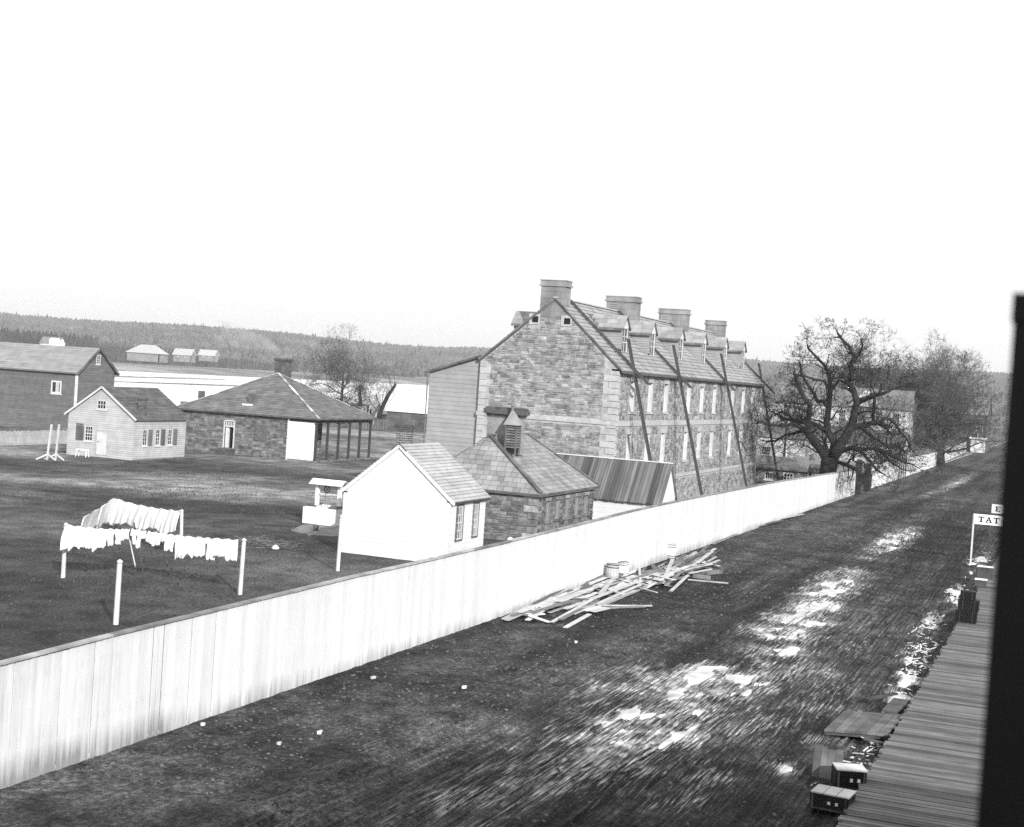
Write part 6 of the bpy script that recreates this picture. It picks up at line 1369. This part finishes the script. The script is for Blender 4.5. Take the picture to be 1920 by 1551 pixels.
# glazed dark corner glimpsed between barracks and ladder
a = AX(1422, 830, 150); b = AX(1450, 860, 150); gh = thing('glazed_porch', (150, b.y, 0), 'dark glazed porch glimpsed between barracks end and farthest ladder', 'porch'); gwal = Wall((150, a.y + 1, 0), (0, -1, 0), (-1, 0, 0), a.y + 1 - b.y, a.z, z0=-1); gwal.body(.2).build('wall', M['clapgrey'], gh)
gwal.window(gh, 1.4, gwal.L - .3, b.z + .3, a.z - .3, -.05, 4, 3, 'clapgrey', .08)
# brick house far up the street
X6 = 296.0; yE = AX(1848, 800, X6).y; y6 = yE; y7 = AX(1800, 800, X6).y + 4; z6 = AX(1845, 778, X6).z; r6 = AX(1838, 760, X6 + 6).z
def o6(px, py, w_, h_): c = AX(px, py, X6); u = y7 - c.y; return ('f', (u - w_, u + w_, c.z - h_, c.z + h_))
b6 = simple_gable('brick_house', X6, X6 + 16, y6, y7, z6, z6 + 3.4, 'dark brick house with snow-lit roof far up the street at the right edge', 'brickg', 'slate', 'house', windows=[o6(1837, 796, .6, 1.2), o6(1826, 825, .7, 1.4)])
q = MB().box(X6 - 2.2, X6, y6 - .2, y6 + 2.4, 0, 2.6).build('porch', M['offwhite'], b6); MB().box(X6 - 2.5, X6, y6 - .5, y6 + 2.7, 2.61, 2.9).build('porch_roof', M['snowroof'], q)
# the photographer's own building: low wing to the right, taller house, and a dark upright added before it
own = thing('boarded_street_house', (-6, -9, 0), 'dark boarded house standing behind the right edge of the view', 'house')
MB().box(-9, 6.6, -9, -2.4, -.1, 10.5).build('wall', M['wooddark'], own)
MB().prism([(-9.4, -9.4, 10.5), (-9.4, -2.1, 10.5), (-9.4, -5.7, 13.5)], (16.3, 0, 0)).build('roof', M['slate_dark'], own)
BX = 2.0; e0 = AX(1873, 970, BX).y; bz = AX(1895, 520, BX).z
stand_in = thing('shutter_stand_in', (BX, e0 - .07, 0), 'dark upright stand-in for a near window shutter at the right edge, out of focus', 'stand_in')  # added dark upright, standing in for a near window shutter
MB().box(BX, BX + .14, e0 - .14, e0, -.1, bz - .06).build('shaft', M['black'], stand_in)
MB().box(BX - .003, BX + .143, e0 - .143, e0 + .003, bz - .058, bz - .02).box(BX + .02, BX + .12, e0 - .12, e0 - .02, bz - .018, bz).build('cap', M['black'], stand_in)
wing = thing('low_boarded_wing', (8, -9, 0), 'dark boarded gable-fronted shop standing outside the right edge of the view', 'shop')
MB().box(8, 21.4, -9, -.62, -.1, 6.8).prism([(8, -.62, 6.8), (21.4, -.62, 6.8), (14.7, -.62, 8.4)], (0, -8.38, 0)).build('wall', M['wooddark'], wing)
MB().prism([(7.9, -.6, 6.78), (14.7, -.6, 8.42), (14.7, -.6, 8.56), (7.9, -.6, 6.92)], (0, -8.4, 0)).prism([(14.7, -.6, 8.42), (21.5, -.6, 6.78), (21.5, -.6, 6.92), (14.7, -.6, 8.56)], (0, -8.4, 0)).build('roof', M['slate_dark'], wing)

# ================================================================== HAZE over the whole valley
hz = MB().box(-1600, 6100, -1000, 4000, -8, 125).build('haze', None)
hm = bpy.data.materials.new('valley_haze'); hm.use_nodes = True; hn = hm.node_tree; hn.nodes.clear(); pv = hn.nodes.new('ShaderNodeVolumePrincipled'); ho = hn.nodes.new('ShaderNodeOutputMaterial')
pv.inputs['Color'].default_value = (.95, .95, .95, 1); pv.inputs['Density'].default_value = .00019; pv.inputs['Anisotropy'].default_value = 0; hn.links.new(pv.outputs[0], ho.inputs['Volume']); hz.data.materials.append(hm); hz['kind'] = 'stuff'

# faint chimney smoke from the veranda house
p0 = AX(530, 668, 117.5); sm = MB(); path = []; rad = []
for k in range(9):
    t = k / 8; path.append((p0.x + .6 * t, p0.y + 7.5 * t ** 1.2, p0.z + 1.9 * t ** .6)); rad.append(.2 + 1.1 * t ** .8)
sm.tube(path, rad, 12); so_ = sm.build('smoke', None, loc=p0)
sm_ = bpy.data.materials.new('chimney_smoke'); sm_.use_nodes = True; n_ = sm_.node_tree; n_.nodes.clear(); pv = n_.nodes.new('ShaderNodeVolumePrincipled'); ho = n_.nodes.new('ShaderNodeOutputMaterial')
pv.inputs['Color'].default_value = (.95, .95, .95, 1); nz_ = n_.nodes.new('ShaderNodeTexNoise'); nz_.inputs['Scale'].default_value = .9; nz_.inputs['Detail'].default_value = 3; tc_ = n_.nodes.new('ShaderNodeTexCoord'); n_.links.new(tc_.outputs['Object'], nz_.inputs['Vector'])
mr_ = n_.nodes.new('ShaderNodeMapRange'); mr_.inputs['From Min'].default_value = .42; mr_.inputs['From Max'].default_value = .7; mr_.inputs['To Max'].default_value = .7; n_.links.new(nz_.outputs['Fac'], mr_.inputs['Value']); n_.links.new(mr_.outputs[0], pv.inputs['Density'])
n_.links.new(pv.outputs[0], ho.inputs['Volume']); so_.data.materials.append(sm_); tag(so_, 'thin pale smoke drifting from the chimney of the veranda house', 'smoke', kind='stuff')
